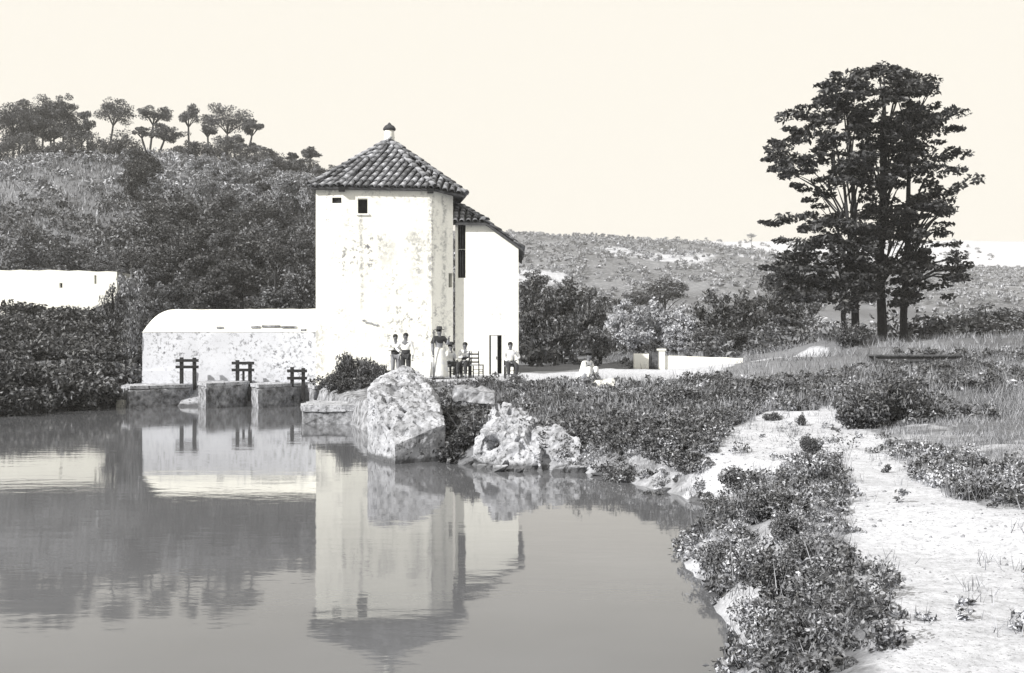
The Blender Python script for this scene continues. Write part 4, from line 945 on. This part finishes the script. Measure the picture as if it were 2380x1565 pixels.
put_scrub(1500, B2, lambda X, Y: k2(X,Y)&patchy(X,Y,-.3,2), .14, .40, 72, .062, 'leaf_bankdark', 'bank_scrub', 'dark scrub on the rising bank under the tall trees')
put_scrub(800, B2, lambda X, Y: k2(X,Y)&patchy(X,Y,-2,.1), .12, .30, 54, .055, 'leaf_near', 'bank_pale_scrub', 'paler sunlit scrub on the rising bank under the tall trees')
B3 = (.9, 6.2, 6.4, 20.8)
edge_keep = lambda X, Y: (pool_sd(X,Y) > -.10)&(bank_keep(X,Y)|(pool_sd(X,Y) < .1))&(view_x(X,Y) < 2430)
put_scrub(2100, B3, lambda X, Y: edge_keep(X,Y)&patchy(X,Y,-2,.15,2,1.6)&(wob(X,Y,2.4,9) > -.42), .08, .22, 90, .022, 'leaf_near', 'waterside_weeds', 'pale leafy weeds along the near water edge and path side')
put_scrub(1800, B3, lambda X, Y: edge_keep(X,Y)&patchy(X,Y,-.1,2,2,1.6)&(wob(X,Y,2.4,9) > -.36), .09, .26, 90, .024, 'leaf_bankdark', 'waterside_dark_weeds', 'dark leafy weeds in patches along the near water edge')
put_scrub(520, (.3, 4.8, 15.5, 22.5), lambda X, Y: (pool_sd(X,Y) > .42)&~inpoly(SAND1,X,Y), .14, .32, 90, .036, 'leaf_bankdark', 'shore_thicket', 'dark low thicket just above the waterline beside the ruin')
put_scrub(500, (.3, 4.8, 15.5, 22.5), lambda X, Y: (pool_sd(X,Y) > .30)&~inpoly(SAND1,X,Y), .10, .24, 90, .032, 'leaf_mid', 'shore_weeds', 'grey weeds just above the waterline beside the ruin')
put_scrub(260, (1.5, 4.6, 5.8, 8.6), lambda X, Y: (pool_sd(X,Y) > .22)&(X < 2.0+(Y-5.5)*.33), .10, .24, 110, .020, 'leaf_mid', 'near_weeds', 'leafy weeds at the near end of the bank')
p = scatter(8500, .9, 18, 6.2, 26, lambda X, Y: (pool_sd(X,Y) > .0)&(view_x(X,Y) < 2950)&((~inpoly(SAND1,X,Y))|(NR.uniform(size=X.shape) < .14)))
blades('bank_grass', p, 11, .13, M['grass'], 'pale dry grass tufts on the sandy bank', .07, .004)
p = scatter(6000, -2.5, 26, 21, 39, lambda X, Y: bank_keep(X,Y)&(Y < 32.0+np.maximum(0,X-4)*.6))
blades('bank_tall_grass', p, 10, .30, M['grass'], 'taller dry grass among the bank undergrowth', .14, .009)
p = scatter(420, -2.5, 16, 20.5, 36, lambda X, Y: bank_keep(X,Y)&(Y < 30+np.maximum(0,X-4)*.6)&patchy(X,Y,.1,2,11,.9))
blades('bank_reeds', p, 12, .62, M['grass'], 'thin reeds and dead stalks rising from the bank undergrowth', .16, .007)
p = scatter(260, 1.2, 5, 6.6, 20, lambda X, Y: edge_keep(X,Y)&(pool_sd(X,Y) > .1)&patchy(X,Y,.2,2,13,1.4))
blades('waterside_stalks', p, 9, .42, M['grass'], 'thin pale stalks among the near waterside weeds', .09, .004)
p = scatter(2600, 5, 44, 36, 60, lambda X, Y: ~inpoly(SAND2,X,Y)&(view_x(X,Y) < 2950)&(view_x(X,Y) > 1230))
blades('upper_bank_grass', p, 9, .30, M['grass'], 'dry grass on the upper bank round the tall tree trunks', .3, .014)
put_scrub(420, (3, 34, 36, 62), lambda X, Y: ~inpoly(SAND2,X,Y)&(view_x(X,Y) < 2450)&(view_x(X,Y) > 1215)&(view_x(X,Y) < 1860)&(Y > 45)&(patchy(X,Y,-.1,2,3,.5)), .2, .6, 72, .08, 'leaf_mid', 'upper_bank_scrub', 'low grey scrub behind the tall tree trunks and parapet')
# pebbles and clods strewn on the sand
p = scatter(5200, 2.5, 12, 6.4, 22, lambda X, Y: inpoly(SAND1,X,Y)&(view_x(X,Y) < 2450)); n = len(p); oc = np.array([(1,0,0),(0,1,0),(-1,0,0),(0,-1,0),(0,0,.7),(0,0,-.7)], float); rad = .006+.022*NR.uniform(size=(n,1,1))**4
V = (p[:,None,:]+oc[None]*rad*NR.uniform(.6,1.4,(n,1,3))).reshape(-1,3); tri = np.array([(0,1,4),(1,2,4),(2,3,4),(3,0,4),(1,0,5),(2,1,5),(3,2,5),(0,3,5)])
tag(link('path_pebbles', np_mesh('path_pebbles', V, (tri[None]+6*np.arange(n)[:,None,None]).reshape(-1,3)), M['bankstone']), 'small pebbles and clods strewn over the sandy path', kind='stuff')
BG = 'shrubs on the sandy bank'
for x, y, wpx, hpx, mt, lab, g in [(2030,1000,190,110,'leaf_dark','large dark shrub above the sandy path bend',None),(2120,985,180,120,'leaf_dark','dark shrub beside the large one above the sandy path bend',None),
        (1810,1175,170,75,'leaf_bankdark','spreading grey shrub in the island of growth between path and pond',BG),(1740,1150,170,80,'leaf_mid','spreading grey shrub in the island of growth between path and pond',BG),(1900,1120,130,80,'leaf_near','spreading grey shrub in the island of growth between path and pond',BG),(1650,1110,150,60,'leaf_bankdark','spreading grey shrub in the island of growth between path and pond',BG),
        (1840,1230,140,70,'leaf_mid','spreading grey shrub in the island of growth between path and pond',BG),(1750,1330,170,90,'leaf_near','full leafy shrub hanging over the near water edge',BG),(1830,1400,190,100,'leaf_bankdark','full leafy shrub hanging over the near water edge',BG),(1690,1300,130,70,'leaf_mid','full leafy shrub hanging over the near water edge',BG),
        (1790,1480,190,110,'leaf_near','full leafy shrub hanging over the near water edge',BG),(1880,1500,150,90,'leaf_bankdark','full leafy shrub hanging over the near water edge',BG),(1870,1310,130,70,'leaf_mid','full leafy shrub hanging over the near water edge',BG),
        (1890,1060,70,60,'leaf_dark','little dark bush alone on the pale sand',None),(1865,990,36,34,'leaf_dark','tiny dark tuft on the pale sand beyond the little bush',None),(1805,978,60,24,'leaf_dark','flat dark tuft at the far rim of the pale sand',None),
        (1990,900,110,60,'leaf_dark','dark shrub growing over the long stone step',None),(1580,960,160,60,'leaf_mid','low grey bush on the slope under the yard',None)]+[
        (x_, y_, w_, h_, R.choice(['leaf_mid','leaf_bankdark','leaf_near']), 'rounded bush standing out of the undergrowth on the slope below the yard', 'bushes on the slope below the yard')
        for x_, y_, w_, h_ in [(1200,945,60,34),(1270,955,60,36),(1310,965,80,44),(1395,955,80,40),(1470,945,90,40),(1535,950,60,46),(1640,930,90,40),(1730,920,80,36),(1800,910,90,40),(1440,985,90,50),(1330,985,80,50),(1520,1030,100,50),(1600,1010,80,46),(1690,950,90,46),(1850,930,80,44),(1400,1045,90,60),(1480,1075,90,55)]]:
    z = .62; q = wat(x, y, z); 
    for _ in range(6): z = gz(q.x, q.y); q = wat(x, y, max(z, .02))
    if pool_sd(np.array([q.x]), np.array([q.y]))[0] < .05: q.x += .25
    sc = q.y/FPX; shrub(q.x, q.y+wpx*sc*.3, wpx*sc, hpx*sc, M[mt], lab, g, True, 'shrub')
# shrub on the dam at the tower foot, plants round the pier
for x, yt, yb, w, Yp, lab in [(822,824,925,120,36.8,'dark spiky shrub sprouting on the dam against the tower'),(775,862,915,60,36.0,'lower dark shrub spilling over the dam pier'),(858,838,915,80,36.0,'dark shrub leaning to the crumbling pier top'),(885,845,900,60,33.5,'dark shrub behind the crumbling pier top below the two men'),(805,882,926,80,35.2,'dense dark shrub just over the low stone ledge')]:
    X = ax(x, Yp); zb = zof(yb, Yp); shrub(X, Yp, w/FPX*Yp, (zof(yt,Yp)-zb)*1.25, M['leaf_dark'], lab, None, True, 'shrub', 'dam_shrub', zb)
mound = [(-7.2,38.6,-.5),(-7.0,38.6,.7),(-7.2,40.6,.9),(-3.0,38.5,1.1),(-3.2,33.4,.7),(-4.2,34.5,.6),(-4.2,34.5,-.5),(-3.0,25.4,-.4),(-1.8,25.4,-.4),(-2.8,26,.7),(-1.9,26,.7),(-7.2,40.6,-.5),(-2.5,38.5,-.5),(-1.0,33,.6),(-1,33,-.5)]
rock('dam_core', mound, 'overgrown earth and rubble core of the dam below the tower', 'dam', M['moss'], 5, .12, .9, 71)
p = np.array([(R.uniform(-4.4,-1.3), R.uniform(25,34), 0) for _ in range(240)]+[(R.uniform(-6.6,-3.6), R.uniform(34.6,39), 0) for _ in range(70)]); p = p[(p[:,1] > 34.2)|(p[:,0] > -2.75-(p[:,1]-25)*.13)]; p[:,2] = .50+.038*(p[:,1]-25)
scrub('dam_weeds', p, NR.uniform(.2,.42,len(p)), 72, .06, M['leaf_dark'], 'dark weeds over the dam core behind the pier')
p = np.array([(R.uniform(-1.5,-.4), R.uniform(20.9,25), 0) for _ in range(120)]); p[:,2] = np.maximum(ground_np(p[:,0], p[:,1]), 0)+NR.uniform(-.05,.12,len(p))
scrub('hollow_weeds', p, NR.uniform(.15,.36,len(p)), 72, .05, M['leaf_dark'], 'dark weeds in the hollow between pier and ruin')
#--MARK-PEOPLE
# ------------------------------------------------------------------ people and chairs
SKINNED = []
def skin_obj(name, chains, mat, parent, roots=(0,), sub=2):
    """chains: list of [(co, radius), ...]; a chain may start with an int = index of an existing vertex to branch from"""
    bm = bmesh.new(); lay = bm.verts.layers.skin.verify(); vs = []
    for ch in chains:
        prev = None; first = True
        for it in ch:
            if isinstance(it, int): prev = vs[it]; first = False; continue
            v = bm.verts.new(it[0]); v[lay].radius = (it[1], it[1]*(it[2] if len(it) > 2 else 1)); vs.append(v)
            if first: v[lay].use_root = True; first = False
            if prev is not None: bm.edges.new((prev, v))
            prev = v
    me = bpy.data.meshes.new(name); bm.to_mesh(me); bm.free()
    o = link(name, me, mat, parent); md = o.modifiers.new('skin', 'SKIN'); md.use_smooth_shade = True; md.branch_smoothing = .3
    ss = o.modifiers.new('subdivision', 'SUBSURF'); ss.levels = sub; ss.render_levels = sub; SKINNED.append(o); return o
def ellipsoid(name, c, r, mat, parent, zmin=None, n=14):
    m = MB(); prof = []; k = 9
    for i in range(k+1):
        a = -math.pi/2+math.pi*i/k; prof.append((max(.0005, math.cos(a)), math.sin(a)))
    m.lathe(prof, (0,0,0), n); m.v = [(c[0]+v[0]*r[0], c[1]+v[1]*r[1], c[2]+v[2]*r[2]) for v in m.v]
    return m.build(name, mat, parent, True)
def pose(kind, lean=0.0, arm='rest', turn=0.0):
    if kind == 'stand': J = dict(pel=(0,0,.90), wai=(0,.01,1.06), che=(0,0,1.26), nek=(0,.01,1.40), sh=(.17,.01,1.355), hip=(.09,0,.87), kn=(.10,-.03,.48), an=(.105,.02,.085), toe=(.13,-.15,.035))
    elif kind == 'sit': J = dict(pel=(0,0,.53), wai=(0,.03,.68), che=(0,.01,.88), nek=(0,0,1.02), sh=(.17,.01,.975), hip=(.10,-.02,.52), kn=(.14,-.42,.50), an=(.14,-.40,.085), toe=(.16,-.57,.035))
    else: J = dict(pel=(0,.05,.16), wai=(0,.0,.32), che=(0,-.12,.48), nek=(0,-.2,.60), sh=(.17,-.16,.555), hip=(.10,.02,.17), kn=(.19,-.36,.42), an=(.15,-.30,.08), toe=(.17,-.46,.035))
    c = Vector(J['che']); s = Vector(J['sh'])
    A = {'rest': ((.25,.03,-.27),(.25,-.04,-.50)), 'lap': ((.24,-.05,-.26),(.10,-.28,-.36)), 'hip': ((.34,.06,-.22),(.17,-.05,-.36)), 'fold': ((.25,-.05,-.25),(-.02,-.21,-.20)), 'hold': ((.26,-.12,-.22),(.21,-.30,-.05))}[arm]
    J['el'] = (A[0][0], s.y+A[0][1], s.z+A[0][2]); J['wr'] = (A[1][0], s.y+A[1][1], s.z+A[1][2]); return J
def person(x, y, rz, label, kind='stand', arms=('rest','rest'), top='white_cloth', legs='dark_cloth', hat=None, skirt=None, sash=False, sc=1.0, z=None, vest=None, shawl=False, head_turn=0):
    r = empty('person', (x, y, gz(x,y) if z is None else z), rz, label, 'person', 'people in the mill yard'); r.scale = (sc,sc,sc)
    JL, JR = pose(kind, 0, arms[0]), pose(kind, 0, arms[1]); J = JL; mir = lambda p: (-p[0], p[1], p[2]); V = Vector
    n = V(J['nek']); hd = n+V((0,-.015,.15)); top_ = n+V((0,.0,.235))
    ch = [[(J['pel'],.115,.8),(J['wai'],.10,.8),(J['che'],.125,.75),(tuple(n),.052),(tuple(n+V((0,-.02,.07))),.062),(tuple(hd),.083),(tuple(top_),.055)]]
    idx = 7
    for sd, Q in ((1,JL),(-1,JR)):
        f = (lambda p: p) if sd == 1 else mir
        wr, el = V(f(Q['wr'])), V(f(Q['el'])); hand = wr+(wr-el).normalized()*.085
        ch.append([2, (f(Q['sh']),.062), (tuple(el),.042), (tuple(wr),.028), (tuple(hand),.034,.6)])
        ch.append([0, (f(Q['hip']),.088), (f(Q['kn']),.058), (f(Q['an']),.040), (f(Q['toe']),.036)])
    ch.append([5, (tuple(hd+V((0,-.095,-.012))),.014)])
    for sd in (1,-1): ch.append([5, (tuple(hd+V((sd*.088,.01,-.005))),.016)])
    for sd, Q in ((1,JL),(-1,JR)):
        f = (lambda p: p) if sd == 1 else mir
        wr, el = V(f(Q['wr'])), V(f(Q['el'])); d = (wr-el).normalized(); side = d.cross(V((0,1,0)) if abs(d.y) < .8 else V((0,0,1))).normalized(); fw = d.cross(side); base = wr+d*.10
        for k, L in enumerate((.068,.078,.072,.055)):
            b = base+side*(k-1.5)*.019; ch.append([(tuple(b),.009),(tuple(b+d*L*.5+fw*.006),.0085),(tuple(b+d*L+fw*.028),.007)])
        b = wr+d*.045+side*.03; ch.append([(tuple(b),.010),(tuple(b+side*.028+d*.025),.0095),(tuple(b+side*.035+d*.06),.008)])
    skin_obj('body', ch, M['skin'], r)
    # shirt
    cs = [[(tuple(V(J['pel'])+V((0,0,.04))),.135,.85),(J['wai'],.128,.8),(J['che'],.15,.76),(tuple(n-V((0,0,.02))),.066)]]
    for sd, Q in ((1,JL),(-1,JR)):
        f = (lambda p: p) if sd == 1 else mir
        el, wr = V(f(Q['el'])), V(f(Q['wr'])); cs.append([2, (f(Q['sh']),.080), (tuple(el),.058), (tuple(el.lerp(wr,.85)),.044)])
    skin_obj('shirt', cs, M[top], r)
    if vest: skin_obj('waistcoat', [[(tuple(V(J['pel'])+V((0,0,.08))),.150,.85),(J['wai'],.143,.82),(tuple(V(J['che'])-V((0,0,.03))),.165,.76)]], M[vest], r)
    if shawl: skin_obj('shawl', [[(tuple(V(J['wai'])+V((0,-.03,.04))),.13,.9),(J['che'],.175,.8),(tuple(n-V((0,0,.03))),.085)],[1,(tuple(V(J['sh'])+V((.01,0,-.01))),.092),(tuple(V(J['el'])+V((0,0,.03))),.07)],[1,(tuple(V(mir(J['sh']))),.092),(tuple(V(mir(JR['el']))+V((0,0,.03))),.07)]], M['dark_cloth'], r)
    if skirt:
        m = MB(); m.lathe([(.17,1.02),(.20,.92),(.25,.70),(.29,.40),(.32,.10),(.33,.03),(.30,.03)], (0,0,0), 20); m.v = [(v[0]*(1+.05*math.sin(9*math.atan2(v[1],v[0]))*(1-v[2])), v[1]*.85*(1+.05*math.sin(7*math.atan2(v[1],v[0]))*(1-v[2])), v[2]) for v in m.v]
        m.build('skirt', M[skirt], r, True)
    else:
        cl = [[(J['pel'],.130,.85)]]
        for f in ((lambda p: p), mir): cl.append([0, (f(J['hip']),.105), (f(J['kn']),.080), (tuple(V(f(J['kn'])).lerp(V(f(J['an'])),.85)),.062)])
        skin_obj('trousers', cl, M[legs], r)
    if sash:
        m = MB(); w = V(J['wai']); m.lathe([(.142,-.10),(.150,-.08),(.150,.02),(.140,.04)], (w.x,w.y-.005,w.z-.01), 16); m.v = [(v[0]*1.02,(v[1]-w.y)*.82+w.y,v[2]) for v in m.v]; m.build('sash', M['dark_cloth'], r, True)
    for f in ((lambda p: p), mir):
        a, t = V(f(J['an'])), V(f(J['toe'])); skin_obj('shoe', [[(tuple(a+V((0,.03,-.035))),.045,.9),(tuple(a.lerp(t,.6)+V((0,0,-.01))),.045,.8),(tuple(t),.036,.8)]], M['dark_cloth'], r, (0,), 1)
    ellipsoid('hair', tuple(hd+V((0,.022,.035))), (.093,.098,.088), M['hair'], r)
    for sd in (1,-1): ellipsoid('eye', tuple(hd+V((sd*.032,-.083,.008))), (.012,.008,.009), M['hair'], r, None, 8)
    if hat:
        m = MB(); c = hd+V((0,.005,.085)); m.lathe([(.17,-.015),(.175,.0),(.10,.012),(.095,.07),(.075,.10),(.01,.105)], tuple(c), 18); m.build('hat', M[hat], r, True)
    return r
def chair(x, y, rz, label, z=None):
    r = empty('ladder_back_chair', (x, y, gz(x,y) if z is None else z), rz, label, 'chair', 'rush seat chairs in the mill yard')
    for sx in (-1,1):
        m = MB(); m.tube([(sx*.19,-.18,-.03),(sx*.19,-.18,.46)], .024, 7); m.build('leg', M['dark'], r)
        m = MB(); m.tube([(sx*.17,.18,-.03),(sx*.17,.18,.45),(sx*.175,.23,.95)], [.024,.024,.020], 7); m.build('back_post', M['dark'], r)
        m = MB(); m.tube([(sx*.185,-.18,.22),(sx*.17,.18,.22)], .013, 6); m.build('stretcher', M['dark'], r)
    for zz in (.16,.28):
        m = MB(); m.tube([(-.19,-.18,zz),(.19,-.18,zz)], .014, 6); m.build('stretcher', M['dark'], r)
    m = MB(); m.box((-.21,-.20,.43),(.21,.19,.475)); m.build('seat', M['straw'], r)
    for zz in (.56,.70,.84):
        m = MB(); m.box((-.165,.19+(zz-.45)*.09,zz-.028),(.165,.205+(zz-.45)*.09,zz+.028)); m.build('back_slat', M['dark'], r)
    return r
def yard(x, Yp): return ax(x, Yp), Yp
X, Y = yard(919,36.6); person(X, Y, .25, 'standing man in white shirt and sash by the crumbling pier, head slightly lower', 'stand', ('fold','fold'), 'white_cloth', 'grey_cloth', None, None, True, .97)
X, Y = yard(943,36.2); person(X, Y, -.1, 'bare headed man in white shirt and dark trousers standing shoulder to shoulder', 'stand', ('rest','hip'), 'white_cloth', 'dark_cloth', None, None, True, 1.0)
X, Y = yard(1021,37.6); wp = person(X, Y, .5, 'standing woman in dark hat and shawl with long pale skirt', 'stand', ('hold','rest'), 'grey_cloth', 'grey_cloth', 'hat', 'white_cloth', False, 1.06, None, None, True)
X, Y = yard(1008,37.3); m = MB(); zb = gz(X,Y); m.tube([(0,0,-.02),(.01,.0,.9),(.0,.01,1.72)], [.02,.02,.018], 7); m.tube([(-.06,0,1.62),(.07,0,1.62)], .015, 6); tag(m.build('walking_staff', M['wood'], None, False, (X,Y,zb)), 'thin upright staff with a short crosspiece beside the woman', 'staff')
X, Y = yard(1047,38.2); chair(X, Y, .9, 'chair under the seated child, its back turned to the woman'); person(X, Y, .9, 'child in pale shirt seated on a chair next to the standing woman', 'sit', ('lap','lap'), 'white_cloth', 'dark_cloth', 'hat', None, False, .95)
X, Y = yard(1081,38.0); chair(X, Y, -.25, 'chair under the seated man in the dark waistcoat'); person(X, Y, -.25, 'man seated in white shirt and dark waistcoat between child and empty chair', 'sit', ('lap','fold'), 'white_cloth', 'dark_cloth', None, None, False, 1.0, None, 'dark_cloth')
X, Y = yard(1107,37.8); chair(X, Y, math.pi-.35, 'empty ladder back chair beside the seated man, slats showing')
X, Y = yard(1186,37.0); chair(X, Y, .2, 'chair under the man sitting alone at the annex corner'); person(X, Y, .2, 'man in white shirt and dark trousers sitting alone at the annex corner', 'sit', ('hip','lap'), 'white_cloth', 'dark_cloth', None, None, False, 1.0)
X, Y = yard(1355,34.2); person(X, Y, .9, 'crouching figure all in white with a dark hat on the yard edge', 'crouch', ('lap','lap'), 'white_cloth', 'white_cloth', 'hat', None, False, 1.12)
dg = bpy.context.evaluated_depsgraph_get()
for o in SKINNED:
    me = bpy.data.meshes.new_from_object(o.evaluated_get(dg)); mats = [m_ for m_ in o.data.materials]; o.modifiers.clear(); o.data = me
    me.materials.clear(); me.materials.append(mats[0]); smooth(me)

# ------------------------------------------------------------------ thin summer haze
hz = MB(); hz.box((-730,-250,-4),(730,815,78))
hm = bpy.data.materials.new('summer_haze'); hm.use_nodes = True; hm.node_tree.nodes.clear()
ho = hm.node_tree.nodes.new('ShaderNodeOutputMaterial'); hv = hm.node_tree.nodes.new('ShaderNodeVolumePrincipled')
hv.inputs['Color'].default_value = (1,1,1,1); hv.inputs['Density'].default_value = .0005; hv.inputs['Anisotropy'].default_value = 0.0
hm.node_tree.links.new(hv.outputs[0], ho.inputs['Volume'])
tag(hz.build('haze', hm), 'thin pale summer haze over the valley', kind='stuff')
